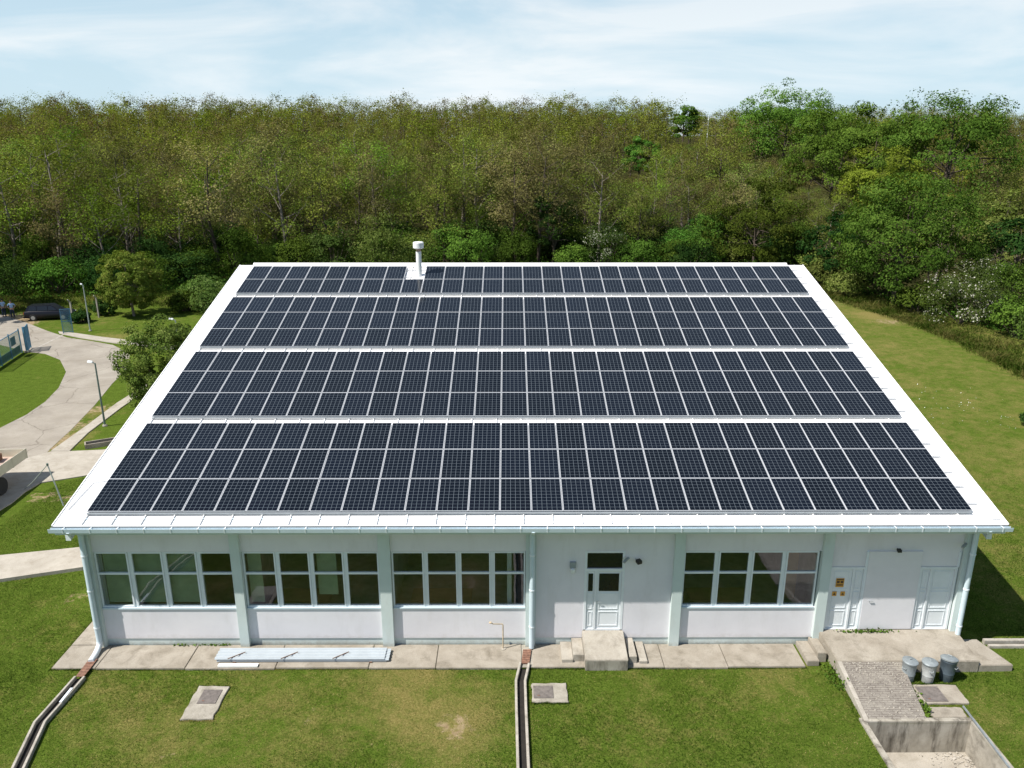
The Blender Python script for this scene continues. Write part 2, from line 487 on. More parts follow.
class MB:
    """collects shapes and links them as ONE mesh object"""
    def __init__(self):
        self.v = []
        self.f = []

    def poly(self, pts, faces):
        k = len(self.v)
        self.v += [tuple(p) for p in pts]
        self.f += [[i + k for i in f] for f in faces]
        return self

    def box(self, x0, x1, y0, y1, z0, z1):
        return self.poly([(x0, y0, z0), (x1, y0, z0), (x1, y1, z0), (x0, y1, z0), (x0, y0, z1), (x1, y0, z1), (x1, y1, z1), (x0, y1, z1)],
                         [[0, 3, 2, 1], [4, 5, 6, 7], [0, 1, 5, 4], [1, 2, 6, 5], [2, 3, 7, 6], [3, 0, 4, 7]])

    def prism(self, outline, z0, z1):
        """outline counter-clockwise in x,y; z0, z1 numbers or lists"""
        n = len(outline)
        z0 = z0 if hasattr(z0, '__len__') else [z0] * n
        z1 = z1 if hasattr(z1, '__len__') else [z1] * n
        pts = [(p[0], p[1], z) for p, z in zip(outline, z0)] + [(p[0], p[1], z) for p, z in zip(outline, z1)]
        return self.poly(pts, [list(range(n))[::-1], [i + n for i in range(n)]] + [[i, (i + 1) % n, (i + 1) % n + n, i + n] for i in range(n)])

    def profile_x(self, outline, x0, x1):
        """outline in (y,z), extruded along x"""
        n = len(outline)
        pts = [(x0, y, z) for y, z in outline] + [(x1, y, z) for y, z in outline]
        return self.poly(pts, [list(range(n)), [i + n for i in range(n)][::-1]] + [[(i + 1) % n, i, i + n, (i + 1) % n + n] for i in range(n)])

    def tube(self, pts, rad, n=8, cap=True):
        pts = [Vector(p) for p in pts]
        if not hasattr(rad, '__len__'):
            rad = [rad] * len(pts)
        k = len(self.v)
        for i, p in enumerate(pts):
            a = pts[max(0, i - 1)]
            b = pts[min(len(pts) - 1, i + 1)]
            d = (b - a).normalized()
            u = d.cross(Vector((0, 0, 1)))
            if u.length < 1e-3:
                u = Vector((1, 0, 0))
            u.normalize()
            w = u.cross(d)
            for j in range(n):
                t = 2 * PI * j / n
                self.v.append(tuple(p + (u * math.cos(t) + w * math.sin(t)) * rad[i]))
        for i in range(len(pts) - 1):
            for j in range(n):
                a = k + i * n + j
                b = k + i * n + (j + 1) % n
                self.f.append([a, b, b + n, a + n])
        if cap:
            self.f.append([k + j for j in range(n)][::-1])
            self.f.append([k + (len(pts) - 1) * n + j for j in range(n)])
        return self

    def lathe(self, prof, cx=0, cy=0, n=20):
        """prof: (r,z) from bottom to top"""
        k = len(self.v)
        for r, z in prof:
            for j in range(n):
                t = 2 * PI * j / n
                self.v.append((cx + r * math.cos(t), cy + r * math.sin(t), z))
        for i in range(len(prof) - 1):
            for j in range(n):
                a = k + i * n + j
                b = k + i * n + (j + 1) % n
                self.f.append([a, b, b + n, a + n])
        self.f.append([k + j for j in range(n)][::-1])
        self.f.append([k + (len(prof) - 1) * n + j for j in range(n)])
        return self

    def bar(self, a, b, w, h):
        """square bar from a to b, width w across, height h"""
        a, b = Vector(a), Vector(b)
        d = (b - a).normalized()
        u = d.cross(Vector((0, 0, 1)))
        if u.length < 1e-3:
            u = Vector((1, 0, 0))
        u.normalize()
        t = u.cross(d)
        pts = []
        for p in (a, b):
            for su, st in ((-1, -1), (1, -1), (1, 1), (-1, 1)):
                pts.append(p + u * (su * w / 2) + t * (st * h / 2))
        return self.poly(pts, [[3, 2, 1, 0], [4, 5, 6, 7], [0, 1, 5, 4], [1, 2, 6, 5], [2, 3, 7, 6], [3, 0, 4, 7]])

    def build(self, name, mat, parent=None, bevel=0.0, smooth=False):
        me = bpy.data.meshes.new(name)
        me.from_pydata(self.v, [], self.f)
        bm = bmesh.new()
        bm.from_mesh(me)
        bmesh.ops.recalc_face_normals(bm, faces=bm.faces)
        if bevel:
            bmesh.ops.bevel(bm, geom=[e for e in bm.edges if e.calc_face_angle(0) > 0.6], offset=bevel, segments=2, affect='EDGES', clamp_overlap=True)
        bm.to_mesh(me)
        bm.free()
        if smooth:
            for p in me.polygons:
                p.use_smooth = True
            try:
                me.set_sharp_from_angle(angle=R_(40))
            except Exception:
                pass
        me.materials.append(M[mat])
        return link(name, me, parent)


def link(name, me, parent=None):
    o = bpy.data.objects.new(name, me)
    COL.objects.link(o)
    if parent is not None:
        o.parent = parent
    return o


def tag(o, label=None, cat=None, group=None, kind=None):
    if label:
        o['label'] = label
    if cat:
        o['category'] = cat
    if group:
        o['group'] = group
    if kind:
        o['kind'] = kind
    return o


def thing(name, label, cat, loc=(0, 0, 0), rz=0.0, group=None):
    o = bpy.data.objects.new(name, None)
    o.empty_display_size = 0.2
    COL.objects.link(o)
    o.location = loc
    o.rotation_euler = (0, 0, rz)
    return tag(o, label, cat, group)


def copy_tree(o, parent=None):
    c = o.copy()
    COL.objects.link(c)
    if parent is not None:
        c.parent = parent
    for ch in list(o.children):
        copy_tree(ch, c)
    return c


def quads_mesh(name, V, tint, mats, mat_idx=None):
    """V: (n,4,3) numpy quads; tint (n,) face attribute"""
    n = len(V)
    me = bpy.data.meshes.new(name)
    me.vertices.add(n * 4)
    me.vertices.foreach_set('co', V.reshape(-1).astype(np.float32))
    me.loops.add(n * 4)
    me.loops.foreach_set('vertex_index', np.arange(n * 4, dtype=np.int32))
    me.polygons.add(n)
    me.polygons.foreach_set('loop_start', np.arange(0, n * 4, 4, dtype=np.int32))
    a = me.attributes.new('tint', 'FLOAT', 'FACE')
    a.data.foreach_set('value', tint.astype(np.float32))
    for m in mats:
        me.materials.append(M[m])
    if mat_idx is not None:
        me.polygons.foreach_set('material_index', mat_idx.astype(np.int32))
    me.update()
    me.validate()
    return me


# ------------------------------------------------------------------ terrain
def sstep(t):
    t = np.clip(t, 0, 1)
    return t * t * (3 - 2 * t)


def height(x, y):
    x = np.asarray(x, float)
    y = np.asarray(y, float)
    h = 15.5 * sstep((y - 80) / 165.0) + 6.0 * sstep((y - 235) / 200.0)
    h = h + 1.0 * sstep((x - 58) / 35.0) * sstep((y - 62) / 55.0)
    return h


def wood_edge(x):
    """distance in y at which the wood begins"""
    x = np.asarray(x, float)
    return np.interp(x, [-200, -60, -35, -24, -16, 0, 30, 46, 54, 58, 63, 80, 200], [60, 62, 68, 74, 80, 85, 87, 84, 74, 55, 38, 20, -20])


PIT = (24.12, 27.22, -9.0, -3.60)


def build_ground():
    def axis(lo, hi, step, far, cuts):
        a = list(np.arange(lo, hi + 1e-6, step))
        g = step
        x = hi
        while x < far[1]:
            g = min(g * 1.35, 400)
            x += g
            a.append(x)
        g = step
        x = lo
        while x > far[0]:
            g = min(g * 1.35, 400)
            x -= g
            a.append(x)
        a = [v for v in a if all(abs(v - c) > 0.2 for c in cuts)] + list(cuts)
        return np.array(sorted(a))
    xs = axis(-44, 64, 0.5, (-2600, 2600), (PIT[0], PIT[1]))
    ys = axis(-9.5, 90, 0.5, (-400, 4200), (PIT[3],))
    ys = np.array([PIT[2] if abs(v - PIT[2]) < 0.01 else v for v in ys])
    X, Y = np.meshgrid(xs, ys)
    Z = height(X, Y)
    nx, ny = len(xs), len(ys)
    V = np.stack([X, Y, Z], -1).reshape(-1, 3)
    I = np.arange(nx * ny).reshape(ny, nx)
    F = np.stack([I[:-1, :-1], I[:-1, 1:], I[1:, 1:], I[1:, :-1]], -1).reshape(-1, 4)
    cx = (V[F[:, 0], 0] + V[F[:, 1], 0]) / 2
    cy = (V[F[:, 0], 1] + V[F[:, 2], 1]) / 2
    keep = ~((cx > PIT[0]) & (cx < PIT[1]) & (cy > PIT[2]) & (cy < PIT[3]))
    F = F[keep]
    me = bpy.data.meshes.new('ground')
    me.from_pydata(V.tolist(), [], F.tolist())
    x, y = V[:, 0], V[:, 1]
    dry = np.full(len(V), 0.17)
    dry += 0.27 * sstep((x - 27) / 8) * sstep((y - 0) / 10)        # the mown field on the right is yellower
    dry -= 0.25 * sstep((-2 - x) / 3) * sstep((40 - y) / 10)      # lush lawn left of the hall
    for px, py, r, a in [(12.6, -2.6, 1.1, .5), (11.7, -3.9, 1.3, .6), (10.2, -3.3, 1.0, .45), (10.4, -1.5, 1.4, .45), (2.0, -3.0, 1.0, .35), (7.4, -4.7, 1.1, .35), (3.4, -4.6, 1.2, .4), (6.0, -2.4, 1.3, .3), (22.3, -1.2, .9, .35), (28.5, -3.5, 1.4, .3), (0.5, -1.9, 1.0, .2), (-12.4, 20, 1.6, .7), (-12.9, 25, 1.4, .6), (-22.5, 46, 2, .5), (50.5, 55, 2.5, .6)]:
        dry += 1.25 * a * np.exp(-((x - px) ** 2 + (y - py) ** 2) / (2 * (r / 1.5) ** 2))
    soil = np.zeros(len(V))
    for px, py, r, a in [(-2.75, 3.5, .5, .62), (-2.3, 4.7, .45, .55), (-3.3, 2.8, .4, .45), (-12.7, 20, 1.2, .62), (-12.9, 22.5, 1.2, .55), (-13.3, 25.5, 1.3, .60), (-12.5, 18.2, .8, .5), (-7.4, 12.2, 1.2, .55), (-9.5, 12.2, .9, .5), (30.6, -3.8, .8, .6), (11.9, -3.7, .85, .58), (4.0, -4.6, .7, .42), (7.6, -3.4, .6, .40), (2.2, -2.9, .6, .38), (9.2, -4.6, .6, .4), (22.0, -1.3, .5, .4), (50.8, 52, 2.0, .55), (48.5, 62, 3, .5), (-18.5, 61, 2.2, .8), (-37, 52, 3.5, .9), (-34.5, 50.5, 2, .9), (-40, 51, 4, .9), (-11.5, 14.2, .9, .5)]:
        soil += a * np.exp(-((x - px) ** 2 + (y - py) ** 2) / (2 * (r / 1.3) ** 2))
    wood = sstep((y - wood_edge(x) + 3) / 4.0)
    for nm, arr in (('dry', dry), ('soil', soil), ('wood', wood)):
        a = me.attributes.new(nm, 'FLOAT', 'POINT')
        a.data.foreach_set('value', arr.astype(np.float32))
    me.materials.append(M['ground'])
    for p in me.polygons:
        p.use_smooth = True
    tag(link('ground', me), kind='structure')


build_ground()


def sheet(name, outline, z, mat, thick=0.0):
    mb = MB()
    if thick:
        mb.prism(outline, z - thick, z)
    else:
        mb.poly([(p[0], p[1], z) for p in outline], [list(range(len(outline)))])
    o = mb.build(name, mat)
    if o.data.polygons and not thick and o.data.polygons[0].normal.z < 0:
        o.data.flip_normals()
    return tag(o, kind='structure')


ROAD = [(-38, 55.5), (-33.24, 51.6), (-29.37, 48.2), (-26.15, 45.6), (-23.24, 44.2), (-20.69, 42.8), (-17.94, 40.0), (-15.97, 35.47), (-15.13, 31.2), (-13.93, 26.41), (-12.95, 21.63), (-12.46, 18.52), (-12.0, 16.62), (-12.0, 12), (-14, 8), (-24, 6), (-22, 15),
        (-17.46, 21.99), (-17.30, 24.4), (-17.6, 27.05), (-18.44, 30.23), (-20.15, 34.36), (-22.53, 37.86), (-24.82, 39.76), (-26.61, 40.42), (-30.44, 42.84), (-36, 47.2), (-46, 51), (-60, 53), (-60, 59), (-46, 57)]
sheet('road', ROAD, 0.012, 'road')
sheet('road_joint', [(-26.6, 40.6), (-26.45, 40.7), (-27.0, 46.9), (-27.15, 46.8)], 0.018, 'kerb')
sheet('walkway', [(-12.19, 18.1), (-12.33, 22.07), (-12.62, 26.73), (-12.54, 31.5), (-11.9, 31.5), (-11.86, 25.69), (-11.61, 21.02), (-11.15, 18.1)][::-1], 0.06, 'walk', 0.12)
sheet('crossing_path', [(-13.6, 16.2), (-12.09, 18.08), (-11.2, 18.08), (-9.38, 18.3), (-8.0, 18.9), (-0.6, 20.2), (-0.6, 17.4), (-7.31, 15.43), (-8.54, 14.65), (-10.31, 13.78), (-10.43, 12.7), (-10.32, 11.45), (-10.6, 9), (-14, 9)][::-1], 0.05, 'walk', 0.1)
sheet('kerb_path', [(-28.2, 47.9), (-26.2, 47.2), (-23.23, 45.75), (-19.48, 44.25), (-14.5, 42.2), (-14.9, 40.9), (-18.48, 42.34), (-21.24, 43.55), (-24.82, 45.3), (-27.6, 47.0)][::-1], 0.05, 'walk', 0.1)
sheet('side_path', [(-16, 4.6), (-7.63, 6.24), (-4.66, 6.91), (-0.5, 7.6), (-0.5, 6.2), (-2.86, 5.62), (-3.72, 5.26), (-6.45, 4.36), (-16, 0.8)][::-1], 0.15, 'walk', 0.25)

# pavement along the front: slabs with open joints
for k, (x0, x1) in enumerate([(-1.45, -0.02), (0.0, 2.9), (2.92, 5.85), (5.87, 8.9), (8.92, 11.1), (11.12, 13.93), (14.32, 16.9), (16.92, 18.6), (18.62, 20.7), (20.72, 23.25)]):
    tag(MB().box(x0, x1, -1.02 - 0.02 * (k % 3), 0.2, -0.1, 0.07 + 0.006 * (k % 2)).build('pavement_slab', 'pavement', bevel=0.012), kind='structure')
tag(MB().box(13.925, 14.325, -1.0, 0.2, -0.1, 0.045).build('pavement_slab', 'old_concrete'), kind='structure')
tag(MB().box(-1.45, -0.37, 0.22, 3.6, -0.1, 0.075).build('pavement_slab', 'pavement', bevel=0.012), kind='structure')

# ------------------------------------------------------------------ the hall
AL = R_(15.286)
CA, SA, TA = math.cos(AL), math.sin(AL), math.tan(AL)
PZ = 5.2                      # height of the panels' lower edge
RX0, RX1 = -0.90, 29.35
Y_EAVE, Y_RIDGE = -0.51, 19.15
WX0, WX1 = -0.35, 28.76       # wall planes
Y_BACK = 2 * Y_RIDGE - 0.22


def zroof(y):
    """top of the roof sheet"""
    y = np.minimum(y, 2 * Y_RIDGE - y)
    return PZ - 0.12 / CA + y * TA


hall = thing('solar_hall', 'long white hall with a pitched white roof carrying solar panels', 'building')


def part(name, mb, mat, parent=None, **kw):
    return mb.build(name, mat, parent if parent is not None else hall, **kw)


# roof sheet with standing ribs, ridge cap
rf = MB()
y1 = 2 * Y_RIDGE - Y_EAVE
rf.profile_x([(Y_EAVE, zroof(Y_EAVE) - 0.20), (Y_EAVE, zroof(Y_EAVE)), (Y_RIDGE, zroof(Y_RIDGE)), (y1, zroof(y1)), (y1, zroof(y1) - 0.20), (Y_RIDGE, zroof(Y_RIDGE) - 0.20)], RX0, RX1)
roof = part('roof', rf, 'roof_white')
rb = MB()
xx = RX0 + 0.93
while xx < RX1 - 0.4:
    rb.poly([(xx - 0.02, Y_EAVE + 0.03, zroof(Y_EAVE + .03) - 0.01), (xx + 0.02, Y_EAVE + 0.03, zroof(Y_EAVE + .03) - 0.01), (xx + 0.02, Y_RIDGE - .1, zroof(Y_RIDGE - .1) - 0.01), (xx - 0.02, Y_RIDGE - .1, zroof(Y_RIDGE - .1) - 0.01),
             (xx - 0.012, Y_EAVE + 0.03, zroof(Y_EAVE + .03) + 0.055), (xx + 0.012, Y_EAVE + 0.03, zroof(Y_EAVE + .03) + 0.055), (xx + 0.012, Y_RIDGE - .1, zroof(Y_RIDGE - .1) + 0.055), (xx - 0.012, Y_RIDGE - .1, zroof(Y_RIDGE - .1) + 0.055)],
            [[0, 3, 2, 1], [4, 5, 6, 7], [0, 1, 5, 4], [1, 2, 6, 5], [2, 3, 7, 6], [3, 0, 4, 7]])
    xx += 0.93
rb.build('standing_seam', 'roof_white', roof)
MB().profile_x([(Y_RIDGE - 0.32, zroof(Y_RIDGE - .32) + 0.045), (Y_RIDGE, zroof(Y_RIDGE) + 0.13), (Y_RIDGE + 0.32, zroof(Y_RIDGE + .32) + 0.045), (Y_RIDGE, zroof(Y_RIDGE) + 0.01)], -0.15, 28.45).build('ridge_cap', 'roof_white', roof)
# snow wire across the flashing
MB().tube([(RX0 + 0.15, -0.24, zroof(-.24) + 0.045), (RX1 - 0.5, -0.24, zroof(-.24) + 0.045)], 0.012, 6).build('snow_wire', 'gutter_metal', roof)
for x in (RX0, RX1 - 0.03):
    MB().poly([(x, Y_EAVE, zroof(Y_EAVE) - 0.02), (x + .03, Y_EAVE, zroof(Y_EAVE) - 0.02), (x + .03, Y_RIDGE, zroof(Y_RIDGE) - .02), (x, Y_RIDGE, zroof(Y_RIDGE) - .02),
               (x, Y_EAVE, zroof(Y_EAVE) + 0.035), (x + .03, Y_EAVE, zroof(Y_EAVE) + 0.035), (x + .03, Y_RIDGE, zroof(Y_RIDGE) + .035), (x, Y_RIDGE, zroof(Y_RIDGE) + .035)],
              [[0, 3, 2, 1], [4, 5, 6, 7], [0, 1, 5, 4], [1, 2, 6, 5], [2, 3, 7, 6], [3, 0, 4, 7]]).build('verge_trim', 'roof_white', roof)
part('eave_shade_strip', MB().box(RX0 + 0.01, RX1 - 0.01, Y_EAVE - 0.010, Y_EAVE - 0.001, float(zroof(Y_EAVE)) - 0.115, float(zroof(Y_EAVE)) - 0.012), 'eave_shade')  # added dark strip that paints the roof edge's shadow line above the gutter
# conduits at the two lower corners
for pts in ([(-0.72, 0.2), (-0.52, 1.5), (-0.12, 1.62)], [(28.75, -0.05), (28.95, -0.28), (29.2, -0.28)]):
    MB().tube([(x, y, zroof(y) + 0.03) for x, y in pts], 0.016, 6).build('cable_conduit', 'aluminium', roof)

# gutter: an open box channel with brackets
gz = float(zroof(Y_EAVE))
gt = MB()
go = [(Y_EAVE - 0.012, gz - 0.05), (Y_EAVE - 0.012, gz - 0.17), (Y_EAVE - 0.15, gz - 0.17), (Y_EAVE - 0.17, gz - 0.03), (Y_EAVE - 0.158, gz - 0.03), (Y_EAVE - 0.14, gz - 0.158), (Y_EAVE - 0.024, gz - 0.158), (Y_EAVE - 0.024, gz - 0.05)]
gt.profile_x(go, RX0 - 0.04, RX1 + 0.06)
gutter = part('gutter', gt, 'gutter_metal')
gb = MB()
xx = RX0 + 0.4
while xx < RX1:
    gb.profile_x([(Y_EAVE - 0.155, gz - 0.18), (Y_EAVE - 0.18, gz - 0.02), (Y_EAVE - 0.172, gz - 0.02), (Y_EAVE - 0.147, gz - 0.18)], xx, xx + 0.035)
    gb.profile_x([(Y_EAVE - 0.18, gz - 0.02), (Y_EAVE - 0.005, gz - 0.028), (Y_EAVE - 0.005, gz - 0.036), (Y_EAVE - 0.18, gz - 0.028)], xx, xx + 0.035)
    xx += 0.845
gb.build('gutter_brackets', 'frame_white', gutter)
part('eave_board', MB().box(RX0 + 0.05, RX1 - 0.05, Y_EAVE + 0.02, 0.05, 4.62, 4.70), 'mint_paint')

# downpipes
def downpipe(x, y, r, zb):
    p = MB()
    p.tube([(x, Y_EAVE - 0.09, gz - 0.14), (x, Y_EAVE - 0.07, gz - 0.20), (x, y - 0.06, gz - 0.25), (x, y, gz - 0.34), (x, y, zb)], r, 10)
    o = part('downpipe', p, 'gutter_metal', smooth=True)
    b = MB()
    for z in (0.9, 2.3, 3.6):
        b.lathe([(r + .002, z), (r + 0.012, z), (r + 0.012, z + 0.05), (r + .002, z + 0.05)], x, y, 12)
    b.build('pipe_clip', 'frame_white', o)
    return o


dl = downpipe(-0.33, -0.02, 0.09, 0.32)
MB().tube([(-0.33, -0.02, 0.36), (-0.33, -0.05, 0.26), (-0.33, -0.22, 0.16), (-0.31, -0.42, 0.13), (-0.29, -0.75, 0.11)], 0.10, 10).build('pipe_shoe', 'frame_white', dl, smooth=True)
downpipe(14.28, -0.02, 0.09, 0.10)
downpipe(28.71, -0.02, 0.085, 0.60)

# walls: front wall is built round its openings
WF = 0.22                     # front face of the wall panels
BAYS = [(-0.17, 4.36, 'win'), (4.70, 9.20, 'win'), (9.62, 14.06, 'win'), (14.42, 18.95, 'door'), (19.31, 23.80, 'win'), (24.20, 28.50, 'gate')]
fw = MB()
fw.box(WX0, WX1, WF, 0.50, 3.62, 4.95)                                # band under the eave
for x0, x1, k in BAYS:
    if k == 'win':
        fw.box(max(x0 - 0.15, WX0 + .02), x1 + 0.16, WF, 0.50, 0.32, 1.50)            # apron under the windows
    elif k == 'door':
        fw.box(x0 - 0.25, 16.03, WF, 0.50, 0.32, 3.62)
        fw.box(17.36, x1 + 0.25, WF, 0.50, 0.32, 3.62)
    else:
        fw.box(x0 - 0.25, 25.42, WF, 0.50, 3.03, 3.62)
        fw.box(27.18, x1 + 0.30, WF, 0.50, 3.03, 3.62)
        fw.box(25.42, 27.18, WF + 0.02, 0.50, 3.5, 3.62)
part('front_wall', fw, 'wall_paint')
pl = MB()
for x0, x1, k in BAYS[:-1]:
    if k == 'door':
        pl.box(x0 - 0.25, 16.0, WF + 0.03, 0.48, 0, 0.32)
        pl.box(17.38, x1 + 0.25, WF + 0.03, 0.48, 0, 0.32)
    else:
        pl.box(max(x0 - 0.15, WX0 + .03), x1 + 0.15, WF + 0.03, 0.48, 0, 0.32)
pl.box(23.95, WX1 - 0.02, WF + 0.03, 0.48, 0, 0.62)
part('plinth', pl, 'mint_paint')
for x0, x1 in [(WX0, -0.18), (4.37, 4.69), (9.22, 9.61), (14.07, 14.41), (18.96, 19.30), (23.85, 24.19), (28.50, WX1)]:
    part('pilaster', MB().box(x0, x1, 0.085, 0.46, 0.0, 4.80), 'mint_paint', bevel=0.008)
# side and back walls with the gable
for xa, xb, nm in ((WX0 + 0.01, WX0 + 0.28, 'side_wall'), (WX1 - 0.28, WX1 - 0.01, 'side_wall')):
    prof = [(0.49, 0), (0.49, zroof(0.49) - 0.21), (Y_RIDGE, zroof(Y_RIDGE) - 0.21), (Y_BACK, zroof(Y_BACK) - 0.21), (Y_BACK, 0)]
    part(nm, MB().profile_x(prof, xa, xb), 'wall_paint')
part('back_wall', MB().box(WX0 + 0.29, WX1 - 0.29, Y_BACK - 0.3, Y_BACK, 0, 4.9), 'wall_paint')
for xa in (-0.78, 29.0):      # boards under the verges
    y0, y2 = -0.1, Y_RIDGE - 0.1
    part('verge_board', MB().profile_x([(y0, zroof(y0) - 0.84), (y0, zroof(y0) - 0.205), (y2, zroof(y2) - 0.205), (y2, zroof(y2) - 0.84)], xa, xa + 0.16), 'frame_white')
# inside
part('interior_floor', MB().box(WX0 + 0.3, WX1 - 0.3, 0.51, 12, 0.55, 0.62), 'interior')
part('partition_wall', MB().box(WX0 + 0.3, WX1 - 0.3, 6.2, 6.3, 0.63, 4.8), 'interior')
for x in (4.55, 9.4, 14.2, 19.1, 24.0):
    part('partition_wall', MB().box(x, x + 0.12, 0.52, 6.19, 0.63, 4.8), 'interior')


def window(x0, x1, z0, z1, zm, y=0.24, name='window'):
    f = MB()
    w = 0.052
    ya, yb = y, y + 0.09
    f.box(x0, x0 + w, ya, yb, z0, z1)
    f.box(x1 - w, x1, ya, yb, z0, z1)
    f.box(x0 + w, x1 - w, ya, yb, z0, z0 + w)
    f.box(x0 + w, x1 - w, ya, yb, z1 - w, z1)
    f.box(x0 + w, x1 - w, ya, yb, zm - 0.035, zm + 0.035)
    o = part(name, f, 'frame_white')
    for a, b in ((z0 + w, zm - 0.035), (zm + 0.035, z1 - w)):
        MB().box(x0 + w, x1 - w, y + 0.045, y + 0.053, a, b).build('pane', 'glass', o)
    return o


rng = random.Random(5)
for bi, (x0, x1, k) in enumerate(BAYS):
    if k != 'win':
        continue
    part('window_sill', MB().box(x0 + 0.003, x1 - 0.003, 0.185, 0.40, 1.475, 1.525), 'gutter_metal')
    z0, z1, zm = 1.53, 3.60, 2.80
    pitch = (x1 - x0) / 4
    for i in range(5):
        c = x0 + i * pitch
        if 0 < i < 4:
            part('window_post', MB().box(c - 0.037, c + 0.037, 0.262, 0.335, z0, z1), 'frame_white')
    for i in range(4):
        a = x0 + i * pitch + (0.042 if i else 0.004)
        b = x0 + (i + 1) * pitch - (0.042 if i < 3 else 0.004)
        window(a, b, z0, z1, zm)
    if bi == 0:
        part('roller_blind', MB().box(0.0, 3.3, 0.42, 0.43, 1.61, 3.6), 'blind')
    elif bi == 1:
        part('roller_blind', MB().box(4.8, 5.25, 0.42, 0.43, 1.61, 3.6), 'blind')
        part('roller_blind', MB().box(7.1, 7.75, 0.42, 0.43, 1.9, 3.6), 'blind')
    elif bi == 2:
        part('curtain', MB().box(13.45, 13.6, 0.56, 0.6, 1.4, 3.6), 'door_flush')
    elif bi == 4:
        part('curtain', MB().box(22.9, 23.4, 0.9, 0.95, 1.4, 3.2), 'chair_wood')
    # things on the inner ledge
    part('desk', MB().box(x0 + 0.5, x0 + 2.6, 0.9, 1.7, 1.28, 1.34), 'chair_wood')

# entrance door with transom and side leaf
def door_leaf(nm, x0, x1, z0, z1, glazed=False, handle=None, parent=None, y=0.25):
    f = MB()
    f.box(x0, x1, y, y + 0.06, z0, z1)
    w = 0.085 if x1 - x0 > .4 else 0.05
    t = z1 - z0
    bands = [(z0 + 0.10, z0 + 0.30 * t), (z0 + 0.34 * t, z0 + 0.62 * t)] + ([] if glazed else [(z0 + 0.66 * t, z1 - 0.09)])
    for a, b in bands:                                             # raised frames round sunk panels
        f.box(x0 + w, x1 - w, y - 0.014, y - 0.001, a, a + 0.03)
        f.box(x0 + w, x1 - w, y - 0.014, y - 0.001, b - 0.03, b)
        f.box(x0 + w, x0 + w + 0.03, y - 0.014, y - 0.001, a + 0.03, b - 0.03)
        f.box(x1 - w - 0.03, x1 - w, y - 0.014, y - 0.001, a + 0.03, b - 0.03)
    o = part(nm, f, 'door_white', parent)
    if glazed:
        MB().box(x0 + w, x1 - w, y - 0.012, y - 0.002, z0 + 0.655 * t, z1 - 0.10).build('pane', 'car_glass', o)
    if handle:
        hx = handle
        MB().tube([(hx, y - 0.005, z0 + 1.05), (hx, y - 0.06, z0 + 1.05), (hx + 0.11, y - 0.06, z0 + 1.05)], 0.012, 6).build('handle', 'grey_plastic', o)
    return o


fr = MB()
for a, b in ((16.03, 16.11), (17.28, 17.36)):
    fr.box(a, b, 0.21, 0.34, 0.64, 3.62)
fr.box(16.11, 17.28, 0.21, 0.34, 2.88, 2.97)
fr.box(16.11, 17.28, 0.21, 0.34, 3.56, 3.62)
fr.box(16.11, 17.28, 0.215, 0.34, 0.60, 0.66)
fr.box(16.375, 16.435, 0.212, 0.335, 0.66, 2.88)
part('door_frame', fr, 'door_white')
MBp = MB().box(16.11, 17.28, 0.27, 0.28, 2.97, 3.56)
part('transom_window', MBp, 'car_glass')
door_leaf('entrance_door', 16.44, 17.275, 0.67, 2.875, True, 16.50)
door_leaf('side_leaf', 16.115, 16.37, 0.67, 2.875, True)

# the two double doors and the flush door of the service bay
for xa, xb, big_first in ((24.23, 25.40, True), (27.21, 28.46, False)):
    f = MB()
    f.box(xa, xa + 0.07, 0.20, 0.34, 0.64, 3.02)
    f.box(xb - 0.07, xb, 0.20, 0.34, 0.64, 3.02)
    f.box(xa + 0.07, xb - 0.07, 0.20, 0.34, 2.94, 3.02)
    f.box(xa + 0.07, xb - 0.07, 0.205, 0.34, 0.60, 0.66)
    m = xa + (0.78 if big_first else 0.38)
    f.box(m - 0.03, m + 0.03, 0.205, 0.33, 0.66, 2.94)
    part('door_frame', f, 'door_white')
    door_leaf('double_door_leaf', xa + 0.075, m - 0.033, 0.67, 2.935)
    door_leaf('double_door_leaf', m + 0.033, xb - 0.075, 0.67, 2.935)
    jx = xb - 0.055 if big_first else xb - 0.05
    part('door_jamb', MB().box(jx, jx + 0.05, 0.17, 0.24, 3.03, 3.60), 'frame_white')
fd = part('flush_door', MB().box(25.42, 27.20, 0.17, 0.24, 0.66, 3.62), 'door_flush', bevel=0.01)
MB().tube([(25.62, 0.17, 1.78), (25.62, 0.13, 1.78), (25.76, 0.13, 1.78)], 0.014, 6).build('handle', 'grey_plastic', fd)
MB().box(25.36, 25.418, 0.18, 0.26, 0.66, 3.62).build('hinge_post', 'frame_white', fd)

# flue on the roof with flashing plate, collar and cowl
fx, fy = 8.86, 17.75
fzr = float(zroof(fy))
vent = thing('vent_pipe', 'white vent pipe with a round cowl, standing among the top panels', 'vent pipe', (fx, fy, fzr))
MB().lathe([(0.14, -0.1), (0.14, 1.29)], 0, 0, 16).build('flue', 'vent_white', vent, smooth=True)
MB().lathe([(0.12, 1.29), (0.12, 1.42)], 0, 0, 16).build('collar', 'vent_orange', vent, smooth=True)
MB().lathe([(0.12, 1.42), (0.24, 1.46), (0.275, 1.48), (0.275, 1.74), (0.24, 1.78), (0.05, 1.80)], 0, 0, 20).build('cowl', 'vent_white', vent, smooth=True)
MB().prism([(-0.33, -0.36), (0.33, -0.36), (0.33, 0.36), (-0.33, 0.36)], [-.36 * TA + .005, -.36 * TA + .005, .36 * TA + .005, .36 * TA + .005], [-.36 * TA + .045, -.36 * TA + .045, .36 * TA + .045, .36 * TA + .045]).build('flashing', 'roof_white', vent)

